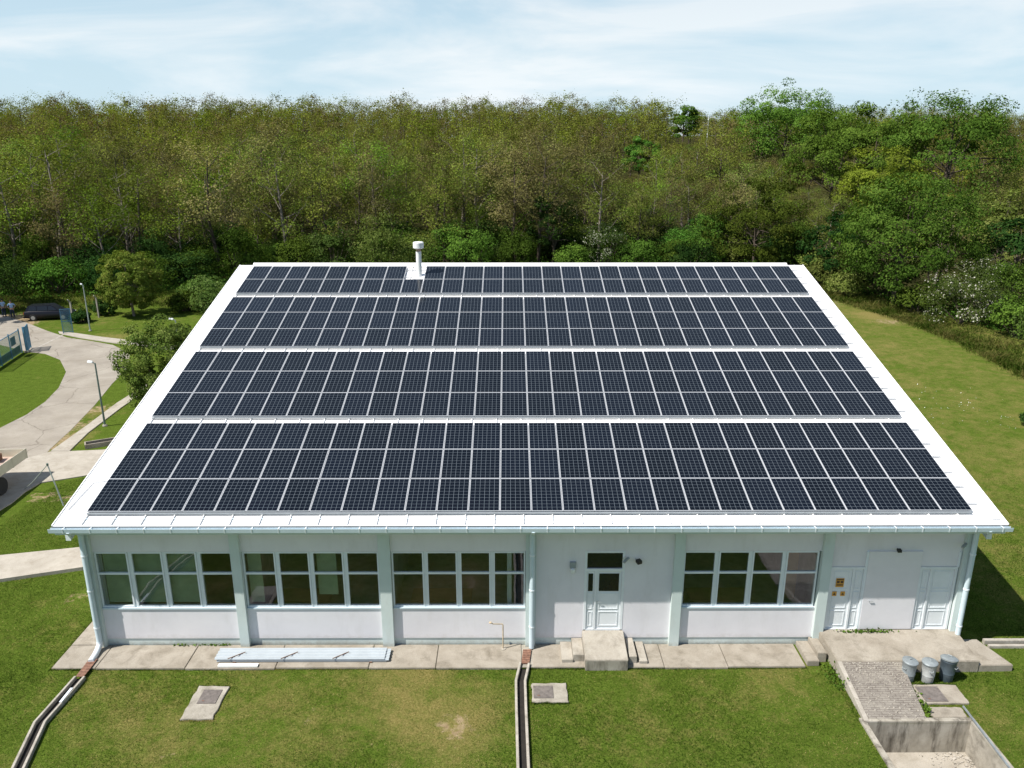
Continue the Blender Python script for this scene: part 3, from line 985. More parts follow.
# ------------------------------------------------------------------ solar panels
PW, PL = 0.999, 1.631
PITX, PITS, GAP = 1.0171, 1.6475, 0.4362
WORDS = ['zeroth', 'first', 'second', 'third', 'fourth', 'fifth', 'sixth', 'seventh', 'eighth', 'ninth', 'tenth', 'eleventh', 'twelfth', 'thirteenth', 'fourteenth']
BANDS = ['band nearest the eave', 'second band above the eave', 'third band above the eave', 'band at the ridge']


def cells_mesh():
    mb = MB()
    mb.box(0.014, PW - 0.014, 0.014, PL - 0.014, -0.012, -0.004)
    return mb


panel0 = None
for b, nrow in enumerate((3, 3, 3, 2)):
    for r in range(nrow):
        s = b * (3 * PITS + GAP) + r * PITS
        for c in range(28):
            if b == 3 and r == 1 and c == 8:
                continue                        # left open round the vent pipe
            side = 'left' if c < 14 else 'right'
            k = c + 1 if c < 14 else 28 - c
            rowname = ('lower' if r == 0 else 'upper') if nrow == 2 else ('lower', 'middle', 'upper')[r]
            label = f'dark solar panel, {WORDS[k]} from the {side} end, {rowname} row, {BANDS[b]}'
            if panel0 is None:
                o = cells_mesh().build('solar_module', 'solar_cells')
                f = MB()
                f.box(0, 0.014, 0, PL, -0.04, 0)
                f.box(PW - 0.014, PW, 0, PL, -0.04, 0)
                f.box(0.014, PW - 0.014, 0, 0.014, -0.04, 0)
                f.box(0.014, PW - 0.014, PL - 0.014, PL, -0.04, 0)
                f.build('frame', 'aluminium', o)
                panel0 = o
            else:
                o = copy_tree(panel0)
            jit = random.Random(b * 1000 + r * 100 + c)
            o.location = (c * PITX - 0.016 + 0.024 * 4 * (c / 28) * (1 - c / 28), s * CA, PZ + s * SA + jit.uniform(-.002, .002))
            o.rotation_euler = (AL + jit.uniform(-.003, .003), jit.uniform(-.003, .003), 0)
            tag(o, label, 'solar panel', f'solar panels of the {BANDS[b]}')

# rails under the panels
for b, nrow in enumerate((3, 3, 3, 2)):
    for r in range(nrow):
        for q in (0.25, 0.78):
            s = b * (3 * PITS + GAP) + (r + q) * PITS
            y, z = s * CA, PZ + s * SA - 0.075
            MB().bar((-0.05, y, z), (28.80, y, z), 0.04, 0.045).build('mounting_rail', 'aluminium', roof)
    s = b * (3 * PITS + GAP) - 0.045
    MB().bar((0.0, s * CA, PZ + s * SA - 0.05), (28.4, s * CA, PZ + s * SA - 0.05), 0.06, 0.045).build('edge_rail', 'edge_aluminium', roof)

# ------------------------------------------------------------------ things on and before the front
lamp = thing('wall_lamp', 'grey bulkhead lamp on the wall left of the entrance door', 'lamp', (15.63, WF, 3.05))
MB().box(-0.10, 0.10, -0.08, -0.002, -0.02, 0.20).build('housing', 'grey_plastic', lamp, bevel=0.01)
MB().lathe([(0.03, -0.20), (0.07, -0.16), (0.075, -0.05), (0.04, -0.02)], 0, -0.07, 12).build('shade', 'lamp_white', lamp, smooth=True)


def floodlight(label, x, y, z, rz=0.0, cat='floodlight', name='floodlight', k=1.0):
    o = thing(name, label, cat, (x, y, z), rz)
    o.scale = (k, k, k)
    MB().tube([(0, -0.002, 0), (0, -0.14, 0.02)], 0.02, 6).build('bracket', 'grey_plastic', o)
    MB().prism([(-0.11, -0.32), (0.11, -0.32), (0.11, -0.14), (-0.11, -0.14)], [-0.10, -0.10, -0.04, -0.04], [0.05, 0.05, 0.08, 0.08]).build('head', 'black_plastic', o, bevel=0.012)
    return o


floodlight('black floodlight on the wall right of the entrance door', 17.70, WF, 3.33, 0.5, k=.8)
floodlight('small dark lamp fixed above the wide flush door', 26.32, 0.20, 3.72, 0, k=.62)


def wall_camera(label, x, y, z, rz):
    o = thing('security_camera', label, 'camera', (x, y, z), rz)
    MB().tube([(0, -0.002, 0), (0, -0.10, 0.03)], 0.018, 6).build('bracket', 'grey_plastic', o)
    MB().bar((0, -0.08, 0.05), (0, -0.36, 0.0), 0.08, 0.08).build('body', 'grey_plastic', o, bevel=0.012)
    return o


wall_camera('grey security camera under the eave at the right corner pilaster', 28.52, 0.08, 3.93, -0.9)
wall_camera('white security camera left of the black floodlight by the entrance', 17.50, WF, 3.36, -0.7)


def door_sign(label, x, z, w, h, mark):
    o = thing('warning_sign', label, 'sign', (x, 0.236, z), 0)
    MB().box(-w / 2, w / 2, -0.008, 0.0, -h / 2, h / 2).build('plate', 'sign_yellow', o)
    m = MB()
    if mark == 'frame':                       # pictograms in two rows, as on the larger plate
        m.box(-w * .42, w * .42, -0.0115, -0.0085, h * .30, h * .42)
        m.box(-w * .40, -w * .06, -0.0115, -0.0085, -h * .05, h * .22)
        m.box(w * .06, w * .40, -0.0115, -0.0085, -h * .05, h * .22)
        m.box(-w * .40, w * .40, -0.0115, -0.0085, -h * .32, -h * .18)
    else:
        m.poly([(-w * .3, -0.0115, -h * .26), (w * .3, -0.0115, -h * .26), (0, -0.0115, h * .3), (-w * .3, -0.0085, -h * .26), (w * .3, -0.0085, -h * .26), (0, -0.0085, h * .3)],
               [[0, 1, 2], [5, 4, 3], [0, 3, 4, 1], [1, 4, 5, 2], [2, 5, 3, 0]])
    m.build('pictogram', 'sign_dark', o)


door_sign('larger orange warning plate on the left double door', 24.60, 2.42, 0.27, 0.33, 'frame')
door_sign('small yellow warning plate, left one of the pair below the larger plate', 24.46, 2.00, 0.15, 0.17, 'tri')
door_sign('small yellow warning plate, right one of the pair below the larger plate', 24.74, 2.00, 0.15, 0.17, 'tri')

# water tap stand
tap = thing('standpipe', 'thin yellow standpipe with bent arm before the third window bay', 'pipe', (13.31, -0.05, 0.07))
MB().tube([(0, 0, 0), (0, 0, 0.93)], 0.022, 8).build('riser', 'yellow_pipe', tap, smooth=True)
MB().tube([(0, 0, 0.95), (-0.02, 0, 0.97), (-0.34, -0.02, 0.99), (-0.42, -0.03, 1.06)], 0.02, 8).build('arm', 'yellow_pipe', tap, smooth=True)
MB().lathe([(0.05, 1.03), (0.05, 1.06)], -0.42, -0.03, 10).build('tap_wheel', 'yellow_pipe', tap)
MB().lathe([(0.10, 0), (0.10, 0.03)], 0, 0, 12).build('foot', 'concrete', tap)

# stacked roofing sheets on the pavement
def ribbed(x0, x1, y0, y1, z):
    n = 24
    pts, fs = [], []
    for i in range(n + 1):
        y = y0 + (y1 - y0) * i / n
        h = 0.035 if (i % 6) in (2, 3, 4) else 0.0
        for x in (x0, x1):
            pts.append((x, y, z + h))
    for i in range(n):
        fs.append([2 * i, 2 * i + 1, 2 * i + 3, 2 * i + 2])
    k = len(pts)
    pts += [(p[0], p[1], p[2] + 0.008) for p in pts]
    fs += [[j + k for j in f][::-1] for f in fs]
    fs += [[2 * i, 2 * i + 2, 2 * i + 2 + k, 2 * i + k] for i in range(n)] + [[2 * i + 1, 2 * i + 1 + k, 2 * i + 3 + k, 2 * i + 3] for i in range(n)]
    fs += [[0, k, k + 1, 1], [2 * n, 2 * n + 1, 2 * n + 1 + k, 2 * n + k]]
    return MB().poly(pts, fs)


for i, (dx, z, lab) in enumerate([(0.0, 0.105, 'pale ribbed metal sheet at the bottom of the stack on the pavement'), (0.08, 0.145, 'pale ribbed metal sheet in the middle of the stack on the pavement'), (-0.06, 0.185, 'pale ribbed metal sheet on top of the stack on the pavement')]):
    tag(ribbed(3.85 + dx, 9.46 + dx, -0.76, -0.14, z).build('metal_sheet', 'sheet_metal'), lab, 'metal sheet', 'sheets stacked on the pavement')
for x, lab in ((4.4, 'left'), (8.9, 'right')):
    tag(MB().box(x, x + 0.09, -0.80, -0.10, 0.078, 0.104).build('wood_batten', 'crate_wood'), f'short wooden batten under the {lab} end of the metal sheet stack', 'batten')
for x, lab in ((4.3, 'left'), (6.05, 'middle'), (7.75, 'right')):
    tag(MB().bar((x - 0.05, -0.80, 0.248), (x + 0.42, -0.44, 0.248), 0.022, 0.022).build('stick', 'crate_wood'), f'dark thin stick lying across the {lab} part of the metal sheets', 'stick', 'sticks on the metal sheets')
tag(MB().box(3.98, 5.28, -1.02, -0.87, 0.082, 0.13).build('white_board', 'white_board'), 'short white board lying before the metal sheet stack', 'board')

# entrance landing
land = thing('entrance_landing', 'concrete landing block with steps on both sides before the entrance door', 'landing')
MB().prism([(16.0, -1.12), (17.40, -1.12), (17.40, 0.21), (16.0, 0.21)], -0.05, [0.40, 0.40, 0.62, 0.62]).build('platform', 'concrete', land, bevel=0.015)
for x0, x1, z, y0 in ((15.64, 15.995, 0.33, -0.74), (15.26, 15.635, 0.18, -0.80), (17.47, 17.73, 0.33, -0.84), (17.81, 18.08, 0.18, -0.88)):
    MB().box(x0, x1, y0, 0.20, 0.0, z).build('step', 'concrete', land, bevel=0.012)
MB().box(16.02, 17.38, -1.124, -1.1205, 0.0, 0.355).build('front_face', 'stained_concrete', land)

# service platform, its steps, the ramp and the pit
plat = thing('service_platform', 'wide worn concrete platform before the service doors', 'platform')
MB().prism([(24.18, -1.24), (28.80, -1.24), (28.78, -0.2), (28.76, 0.21), (24.05, 0.21)], -0.05, [0.42, 0.42, 0.56, 0.64, 0.64]).build('deck', 'pavement', plat, bevel=0.02)
MB().prism([(28.81, -1.22), (29.95, -1.20), (29.55, 0.2), (28.80, 0.2)], -0.05, 0.24).build('lower_slab', 'pavement', plat, bevel=0.02)
for x0, x1, z, y0 in ((23.74, 24.04, 0.36, -0.72), (23.34, 23.735, 0.20, -0.92)):
    MB().box(x0, x1, y0, 0.19, 0.0, z).build('step', 'pavement', plat, bevel=0.015)
ramp = thing('brick_ramp', 'sloping ramp of old brick pavers between platform and concrete pit', 'ramp')
MB().prism([(24.20, -3.58), (25.95, -3.58), (26.25, -1.243), (24.30, -1.243)], -0.1, [0.06, 0.06, 0.40, 0.40]).build('slope', 'brick_ramp', ramp)
MB().prism([(24.06, -3.58), (24.195, -3.58), (24.295, -1.243), (24.16, -1.243)], -0.1, [0.09, 0.09, 0.43, 0.43]).build('kerb', 'kerb', ramp)
rr = random.Random(3)
rub = MB()
for i in range(330):
    u, w = rr.random(), rr.random() ** 1.6
    y = -1.28 - 2.25 * w
    x = 24.33 - .09 * w + u * (1.85 - 0.2 * w)
    z = 0.40 + (y + 1.243) * 0.34 / 2.337
    sz = rr.uniform(0.008, 0.026)
    a = rr.uniform(0, PI)
    rub.prism([(x + sz * math.cos(a + j * PI / 2) * (1.4 if j % 2 else 1), y + sz * math.sin(a + j * PI / 2)) for j in range(4)], z - 0.01, z + sz * 0.9)
tag(rub.build('rubble', 'kerb'), 'small pale chips of stone scattered over the brick ramp', 'rubble', kind='stuff')

pit = thing('concrete_pit', 'sunken concrete pit with stained back wall at the foot of the ramp', 'pit')
x0, x1, y0, y1 = PIT
MB().box(x0 - 0.16, x1 + 0.16, y1 + 0.003, y1 + 0.16, -1.15, 0.075).build('back_wall', 'stained_concrete', pit)
MB().box(x0 - 0.16, x0 - 0.003, y0, y1 + 0.001, -1.15, 0.07).build('side_wall', 'stained_concrete', pit)
MB().box(x1 + 0.003, x1 + 0.16, y0, y1 + 0.001, -1.15, 0.07).build('side_wall', 'old_concrete', pit)
MB().box(x0 - 0.1, x1 + 0.1, y0 - 0.2, y1 + 0.05, -1.25, -1.05).build('pit_floor', 'walk', pit)
rub = MB()
for i in range(110):
    x = x1 - abs(rr.gauss(0, 0.55)) - 0.03
    y = y1 - abs(rr.gauss(0, 0.45)) - 0.03
    if x < x0 + .2:
        continue
    sz = rr.uniform(0.015, 0.05)
    a = rr.uniform(0, PI)
    rub.prism([(x + sz * math.cos(a + j * PI / 2), y + sz * math.sin(a + j * PI / 2)) for j in range(4)], -1.06, -1.05 + sz * rr.uniform(.5, 1.2))
tag(rub.build('pit_rubble', 'kerb'), 'broken pale stones heaped in the corner of the pit', 'rubble', kind='stuff')
tag(MB().bar((27.28, -3.05, 0.16), (27.16, -6.4, 0.14), 0.045, 0.045).build('metal_rail', 'galvanised'), 'long pale metal bar lying along the edge of the pit', 'bar')


def access_cover(label, x0, x1, y0, y1, lid, frame_mat='old_concrete'):
    o = thing('access_cover', label, 'cover', ((x0 + x1) / 2, (y0 + y1) / 2, 0))
    w, h = (x1 - x0) / 2, (y1 - y0) / 2
    q = random.Random(label)
    out = []
    n = 7
    for (ax, ay), (bx, by) in (((-w, -h), (w, -h)), ((w, -h), (w, h)), ((w, h), (-w, h)), ((-w, h), (-w, -h))):
        for i in range(n):
            t = i / n
            out.append((ax + (bx - ax) * t + q.uniform(-.025, .025), ay + (by - ay) * t + q.uniform(-.025, .025)))
    MB().prism(out, -0.05, 0.055).build('surround', frame_mat, o, bevel=0.01)
    if lid:
        lx0, lx1, ly0, ly1 = lid
        MB().box(lx0, lx1, ly0, ly1, 0.03, 0.072).build('lid', 'rusty_lid', o, bevel=0.006)
        MB().box(lx0 + .12, lx0 + .2, ly0 + .1, ly0 + .13, 0.0725, 0.078).build('lifting_handle', 'rust', o)
    return o


access_cover('weathered concrete cover with grey metal lid on the lawn before the first windows', 3.70, 4.66, -3.40, -1.90, (-0.24, 0.34, -0.08, 0.56))
access_cover('weathered concrete cover with grey metal lid beside the middle drain channel', 14.22, 15.33, -2.68, -1.80, (-0.50, 0.12, -0.28, 0.30))
access_cover('wide concrete cover with rusty lid in front of the three bins', 26.18, 27.66, -2.80, -1.92, (-0.58, 0.12, -0.36, 0.34), 'pavement')
access_cover('plain concrete cover without lid at the corner of the pit', 26.22, 27.26, -3.40, -2.95, None, 'pavement')


def channel(label, path, grate):
    """open concrete drain: two kerbs, a dark bed and a rusty grate by the wall"""
    o = thing('drain_channel', label, 'drain')
    P = [Vector((a, b, 0)) for a, b in path]

    def offs(d):
        out = []
        for i, p in enumerate(P):
            a = P[max(0, i - 1)]
            b = P[min(len(P) - 1, i + 1)]
            t = (b - a).normalized()
            out.append(Vector((p.x - t.y * d, p.y + t.x * d)))
        return out
    for s in (-1, 1):
        a, b = offs(s * 0.105), offs(s * 0.185)
        MB().prism([tuple(v) for v in a] + [tuple(v) for v in b][::-1], -0.05, 0.135).build('kerb', 'kerb', o, bevel=0.01)
    a, b = offs(-0.104), offs(0.104)
    MB().prism([tuple(v) for v in a] + [tuple(v) for v in b][::-1], -0.06, 0.012).build('channel_bed', 'wet_mud', o)
    gx, gy0, gy1, gz_, lean = grate
    g = MB()
    g.prism([(gx - 0.13 + lean, gy0), (gx + 0.13 + lean, gy0), (gx + 0.14, gy1), (gx - 0.14, gy1)], gz_ - 0.02, gz_)
    for i in range(6):
        y = gy0 + (gy1 - gy0) * (i + .5) / 6
        g.box(gx - 0.13 + lean * (1 - (i + .5) / 6), gx + 0.13 + lean * (1 - (i + .5) / 6), y - 0.012, y + 0.012, gz_ + 0.001, gz_ + 0.014)
    g.build('grate', 'rust', o)
    return o


channel('concrete drain channel running from the left corner downpipe across the lawn', [(-0.26, -1.50), (-0.29, -2.2), (-0.36, -3.55), (0.04, -5.2), (0.60, -7.4)], (-0.28, -1.50, -0.60, 0.115, 0.02))
channel('concrete drain channel running straight from the middle downpipe across the lawn', [(14.03, -0.85), (13.88, -1.75), (13.88, -3.0), (13.90, -5.4), (13.93, -8.0)], (14.13, -0.86, -0.12, 0.10, -0.08))
tag(MB().box(-0.23, -0.15, -2.75, -2.1, 0.138, 0.155).build('gutter_offcut', 'frame_white'), 'short white gutter offcut lying on the left drain channel', 'gutter piece')

# concrete kerb beam at the right
kb = thing('kerb_beam', 'low double concrete kerb leaving the platform along the shaded lawn', 'kerb')
MB().box(29.86, 36, 0.22, 0.36, -0.05, 0.16).build('beam', 'kerb', kb, bevel=0.01)
MB().box(29.9, 36, 0.0, 0.12, -0.05, 0.10).build('beam', 'kerb', kb, bevel=0.01)


# bins
def bin_(label, x, y, mat, lidmat, tilt=0.0, rz=0.0, k=0.85):
    o = thing('dustbin', label, 'bin', (x, y, 0), rz, 'bins before the platform')
    o.scale = (k * .97, k * .97, k)
    prof = [(0.205, 0.0), (0.215, 0.03), (0.235, 0.30), (0.245, 0.31), (0.245, 0.33), (0.238, 0.34), (0.262, 0.78), (0.272, 0.80), (0.262, 0.82)]
    MB().lathe(prof, 0, 0, 24).build('bin_body', mat, o, smooth=True)
    l = MB().lathe([(0.285, 0.0), (0.29, 0.05), (0.24, 0.085), (0.05, 0.11)], 0, 0, 24).build('lid', lidmat, o, smooth=True)
    l.location = (0, 0, 0.80)
    l.rotation_euler = (tilt, tilt * .5, 0)
    MB().tube([(-0.07, 0, 0.10), (-0.06, 0, 0.15), (0.06, 0, 0.15), (0.07, 0, 0.10)], 0.012, 6).build('lid_handle', 'grey_plastic', l)
    for s in (-1, 1):
        MB().tube([(s * 0.25, -0.08, 0.62), (s * 0.30, -0.07, 0.60), (s * 0.30, 0.07, 0.60), (s * 0.25, 0.08, 0.62)], 0.012, 6).build('handle', 'grey_plastic', o)
    return o


bin_('light grey metal bin with dented lid, nearest the brick ramp', 26.30, -1.62, 'galvanised', 'galvanised', 0.06, 0.4)
bin_('pale grey metal bin standing between the other two bins', 26.90, -1.68, 'pale_galvanised', 'galvanised', -0.05, 1.4)
bin_('dark blue grey metal bin with tilted lid, farthest from the ramp', 27.55, -1.60, 'dark_galvanised', 'galvanised', 0.20, 2.2, 0.94)

# ------------------------------------------------------------------ street furniture on the left
def street_lamp(label, x, y, h, head_dx, mat):
    o = thing('street_lamp', label, 'street lamp', (x, y, 0))
    MB().tube([(0, 0, -0.05), (0, 0, h)], [0.065, 0.045], 8).build('pole', mat, o, smooth=True)
    MB().lathe([(0.14, -0.02), (0.14, 0.09), (0.08, 0.11)], 0, 0, 10).build('base', 'concrete', o)
    MB().tube([(0, 0, h - 0.03), (head_dx * 0.35, 0, h + 0.05)], 0.03, 6).build('arm', mat, o)
    a, b = head_dx * 0.3, head_dx
    MB().poly([(a, -.07, h + .02), (b, -.11, h + .05), (b, .11, h + .05), (a, .07, h + .02), (a, -.05, h + .13), (b, -.07, h + .17), (b, .07, h + .17), (a, .05, h + .13)],
              [[0, 1, 2, 3], [7, 6, 5, 4], [0, 4, 5, 1], [1, 5, 6, 2], [2, 6, 7, 3], [3, 7, 4, 0]]).build('lamp_head', 'lamp_white', o, bevel=0.015)
    return o


street_lamp('pale grey street lamp behind the open gate leaf, near the round tree', -25.40, 48.20, 4.3, -0.22, 'pole_grey')
street_lamp('dark green street lamp on the verge between road and hall', -11.23, 22.30, 4.0, -0.42, 'pole_green')
street_lamp('street lamp half hidden behind the big leafy shrub by the roof', -11.2, 34.0, 4.1, -0.45, 'pole_grey')

# thin pole with a slack guy wire
gp = thing('wire_pole', 'thin grey pole with a slack guy wire, beside the left eave', 'pole', (-7.69, 11.18, 0))
MB().tube([(0, 0, -0.05), (-0.55, 0.2, 2.05)], [0.035, 0.028], 8).build('pole', 'pole_grey', gp, smooth=True)
MB().lathe([(0.05, 2.0), (0.05, 2.10)], -0.55, 0.2, 8).build('pole_cap', 'pole_green', gp)
MB().tube([(-0.55, 0.2, 2.04), (-1.34, 0.74, 1.34), (-2.13, 1.28, 0.66), (-2.93, 1.82, 0.06)], 0.02, 5).build('guy_wire', 'pole_grey', gp)

# concrete trough
tr = thing('concrete_trough', 'long low concrete trough standing in the grass by the hall', 'trough', (-9.75, 19.15, 0), 0.50)
for nm, bx in (('side_wall', (-0.95, 0.95, -0.30, -0.23)), ('side_wall', (-0.95, 0.95, 0.23, 0.30)), ('end_wall', (-0.95, -0.88, -0.229, 0.229)), ('end_wall', (0.88, 0.95, -0.229, 0.229))):
    MB().box(bx[0], bx[1], bx[2], bx[3], -0.05, 0.27).build(nm, 'pavement', tr)
MB().box(-0.879, 0.879, -0.229, 0.229, 0.0, 0.10).build('soil_fill', 'wet_mud', tr)


def mesh_panel(w, z0, z1, step=0.11, r=0.006):
    mb = MB()
    k = int(w / step)
    for i in range(1, k):
        x = w * i / k
        mb.box(x - r, x + r, -r, r, z0, z1)
    k = int((z1 - z0) / step)
    for i in range(1, k):
        z = z0 + (z1 - z0) * i / k
        mb.box(0, w, -r * .9, r * .9, z - r, z + r)
    return mb


# the fence at the road, three bays, and the gate post pair at its end
ax, ay, bx, by = -25.6, 34.0, -26.95, 40.2
L = math.hypot(bx - ax, by - ay)
fe = thing('mesh_fence', 'blue post fence with green wire mesh on the grass beside the road', 'fence', (ax, ay, 0), math.atan2(by - ay, bx - ax))
for i in range(4):
    x = L * i / 3
    MB().box(x - 0.04, x + 0.04, -0.04, 0.04, -0.05, 2.05).build('post', 'gate_blue', fe)
for z in (0.12, 1.92):
    MB().box(0.04, L - 0.04, -0.025, 0.025, z - 0.025, z + 0.025).build('rail', 'gate_blue', fe)
m_ = mesh_panel(L, 0.15, 1.9)
m_.build('wire_mesh', 'mesh_green', fe)
MB().box(L * 0.66 + .35, L * 0.66 + 1.35, 0.03, 0.05, 0.95, 1.65).build('sheet_panel', 'gate_blue', fe)
MB().box(0.1, L - .1, 0.03, 0.045, 0.16, 0.72).build('windbreak_sheet', 'mesh_green', fe)


def gate_leaf(label, x, y, rz, w, h):
    o = thing('gate_leaf', label, 'gate', (x, y, 0), rz)
    for a in (0, w):
        MB().box(a - 0.035, a + 0.035, -0.035, 0.035, 0.06, h).build('stile', 'gate_blue', o)
    for z in (0.16, h * .5, h - 0.04):
        MB().box(0.036, w - 0.036, -0.025, 0.025, z - 0.03, z + 0.03).build('rail', 'gate_blue', o)
    mesh_panel(w, 0.19, h - 0.07, 0.09, 0.010).build('wire_mesh', 'gate_blue', o)
    return o


gate_leaf('open blue gate leaf across the road, before the dark car', -27.22, 47.0, 0.42, 0.78, 2.3)
gate_leaf('folded blue gate leaf standing at the end of the mesh fence', -26.55, 40.35, 1.95, 1.5, 2.1)
gpst = thing('gate_post', 'thick blue gate post at the end of the mesh fence', 'post', (-26.62, 40.38, 0))
MB().box(-0.08, 0.08, -0.08, 0.08, -0.05, 2.15).build('post', 'gate_blue', gpst, bevel=0.01)
MB().box(-0.17, 0.17, -0.17, 0.17, -0.05, 0.14).build('footing', 'concrete', gpst)
for x, y, lab in ((-29.0, 52.0, 'grey concrete fence post in the grass right of the dark car'), (-27.6, 54.2, 'grey concrete fence post at the foot of the round tree')):
    p_ = thing('fence_post', lab, 'post', (x, y, 0))
    MB().prism([(-.07, -.07), (.07, -.07), (.07, .07), (-.07, .07)], -0.05, 2.0).build('shaft', 'kerb', p_, bevel=0.01)
    MB().bar((0, 0, 1.98), (-0.14, -0.12, 2.25), 0.11, 0.11).build('bent_top', 'kerb', p_)

# utility pole on the wooded rise
up = thing('utility_pole', 'pale utility pole with crossbars rising from the far wood', 'pole', (67.8, 200, float(height(67.8, 200))))
uz = 24.6 - float(height(67.8, 200))
MB().tube([(0, 0, 0), (0, 0, uz)], [0.22, 0.15], 8).build('shaft', 'lamp_white', up)
MB().box(-0.2, 1.9, -0.08, 0.08, uz - 0.55, uz - 0.35).build('crossbar', 'lamp_white', up)
MB().box(-1.4, 0.2, -0.081, 0.079, uz - 2.7, uz - 2.5).build('crossbar', 'lamp_white', up)


# ------------------------------------------------------------------ car, trailer, people
def build_car():
    o = thing('parked_car', 'dark estate car parked in the shade beyond the gate', 'car', (-32.0, 53.6, 0), 0.20)
    # stations from rear (x<0) to front; half width, sill z, belt z
    body = MB()
    secs = [(-2.20, .62, .42, .80), (-2.12, .80, .30, .92), (-1.7, .86, .24, .96), (0, .88, .22, .94), (1.2, .87, .24, .90), (1.9, .82, .28, .80), (2.15, .66, .36, .66)]
    rings = []
    for x, w, z0, z1 in secs:
        rings.append([(x, -w * .92, z0), (x, -w, z0 + .16), (x, -w, z1 - .12), (x, -w * .90, z1), (x, w * .90, z1), (x, w, z1 - .12), (x, w, z0 + .16), (x, w * .92, z0)])
    pts = [p for r in rings for p in r]
    fs = []
    for i in range(len(rings) - 1):
        for j in range(8):
            a, b = i * 8 + j, i * 8 + (j + 1) % 8
            fs.append([a, b, b + 8, a + 8])
    fs += [list(range(8))[::-1], [len(pts) - 8 + j for j in range(8)]]
    body.poly(pts, fs)
    body.build('body', 'car_paint', o, bevel=0.02, smooth=True)
    ro = MB()
    lo = [(-2.05, .76, .93), (1.15, .76, .90)]
    hi = [(-1.72, .60, 1.47), (0.35, .60, 1.49)]
    ro.poly([(lo[0][0], -.76, .93), (lo[1][0], -.76, .90), (lo[1][0], .76, .90), (lo[0][0], .76, .93), (hi[0][0], -.60, 1.47), (hi[1][0], -.60, 1.49), (hi[1][0], .60, 1.49), (hi[0][0], .60, 1.47)],
            [[0, 3, 2, 1], [4, 5, 6, 7], [0, 1, 5, 4], [1, 2, 6, 5], [2, 3, 7, 6], [3, 0, 4, 7]])
    ro.build('roof', 'car_paint', o, bevel=0.05, smooth=True)
    for s in (-1, 1):
        def q(x, z):
            t = (z - .92) / .56
            return (x, s * (.765 - .16 * t), z)
        for xs in ((-1.75, -1.0, -1.0, -1.58), (-0.92, 0.0, 0.0, -0.92), (0.08, 0.85, 0.35, 0.08)):
            p = [q(xs[0], 1.0), q(xs[1], 1.0), q(xs[2], 1.40), q(xs[3], 1.40)]
            p2 = [(a, b + s * 0.012, c) for a, b, c in p]
            MB().poly(p + p2, [[0, 1, 2, 3], [7, 6, 5, 4], [0, 4, 5, 1], [1, 5, 6, 2], [2, 6, 7, 3], [3, 7, 4, 0]]).build('side_window', 'car_glass', o)
        MB().box(-2.19, -2.06, s * .66 - .1, s * .66 + .1, .66, .86).build('tail_light', 'red_lens', o)
        MB().box(2.02, 2.14, s * .58 - .12, s * .58 + .12, .56, .68).build('headlight', 'lamp_white', o)
        for x in (-1.35, 1.35):
            w = thing('wheel', None, None)
            w.parent = o
            w.location = (x, s * 0.80, 0.32)
            w.rotation_euler = (R_(90), 0, 0)
            MB().lathe([(0.20, -.10), (0.30, -.10), (0.32, -.07), (0.32, .07), (0.30, .10), (0.20, .10)], 0, 0, 20).build('tyre', 'rubber', w, smooth=True)
            MB().lathe([(0.19, -.105), (0.19, .105)], 0, 0, 14).build('rim', 'rim', w, smooth=True)
    MB().poly([(-2.00, -.6, 1.0), (-2.00, .6, 1.0), (-1.79, .5, 1.40), (-1.79, -.5, 1.40), (-2.03, -.6, 1.0), (-2.03, .6, 1.0), (-1.82, .5, 1.40), (-1.82, -.5, 1.40)],
              [[0, 1, 2, 3], [7, 6, 5, 4], [0, 4, 5, 1], [1, 5, 6, 2], [2, 6, 7, 3], [3, 7, 4, 0]]).build('rear_window', 'car_glass', o)
    MB().box(-2.225, -2.20, -.26, .26, .48, .60).build('number_plate', 'number_plate', o)
    MB().box(-2.25, -2.08, -.78, .78, .28, .46).build('bumper', 'car_paint', o, bevel=0.03)


build_car()

# drop-side trailer, mostly out of the frame
tl = thing('flatbed_trailer', 'cream drop-side trailer standing on the road by the concrete path', 'trailer', (-12.45, 14.68, 0), math.atan2(-2.34, 0.13))
LN, WD = 5.2, 2.2
MB().box(0, LN, -WD / 2, WD / 2, 1.02, 1.10).build('bed_floor', 'bed_wood', tl)
for s in (-1, 1):
    b_ = MB()
    yy = s * (WD / 2 + 0.02)
    b_.box(0, LN, yy - 0.02, yy + 0.02, 1.05, 1.55)
    b_.build('side_board', 'trailer_cream', tl, bevel=0.008)
    for i in range(5):
        x = 0.05 + (LN - .1) * i / 4
        MB().box(x - 0.03, x + 0.03, yy + s * 0.021 - .012, yy + s * 0.021 + .012, 1.03, 1.56).build('stake', 'trailer_cream', tl)
MB().box(-0.045, -0.002, -WD / 2, WD / 2, 1.05, 1.50).build('tail_board', 'trailer_cream', tl)
MB().box(LN, LN + .04, -WD / 2, WD / 2, 1.05, 1.9).build('head_board', 'trailer_cream', tl)
for s in (-.45, .45):
    MB().box(0.1, LN, s - 0.05, s + 0.05, 0.82, 1.018).build('chassis_beam', 'black_plastic', tl)
for x in (2.3, 4.2):
    MB().tube([(x, -0.9, 0.45), (x, 0.9, 0.45)], 0.05, 8).build('axle', 'black_plastic', tl)
    for s in (-1, 1):
        w = thing('wheel', None, None)
        w.parent = tl
        w.location = (x, s * 0.92, 0.45)
        w.rotation_euler = (R_(90), 0, 0)
        MB().lathe([(0.24, -.12), (0.42, -.12), (0.45, -.08), (0.45, .08), (0.42, .12), (0.24, .12)], 0, 0, 20).build('tyre', 'rubber', w, smooth=True)
        MB().lathe([(0.23, -.10), (0.23, .10)], 0, 0, 12).build('rim', 'rim', w, smooth=True)
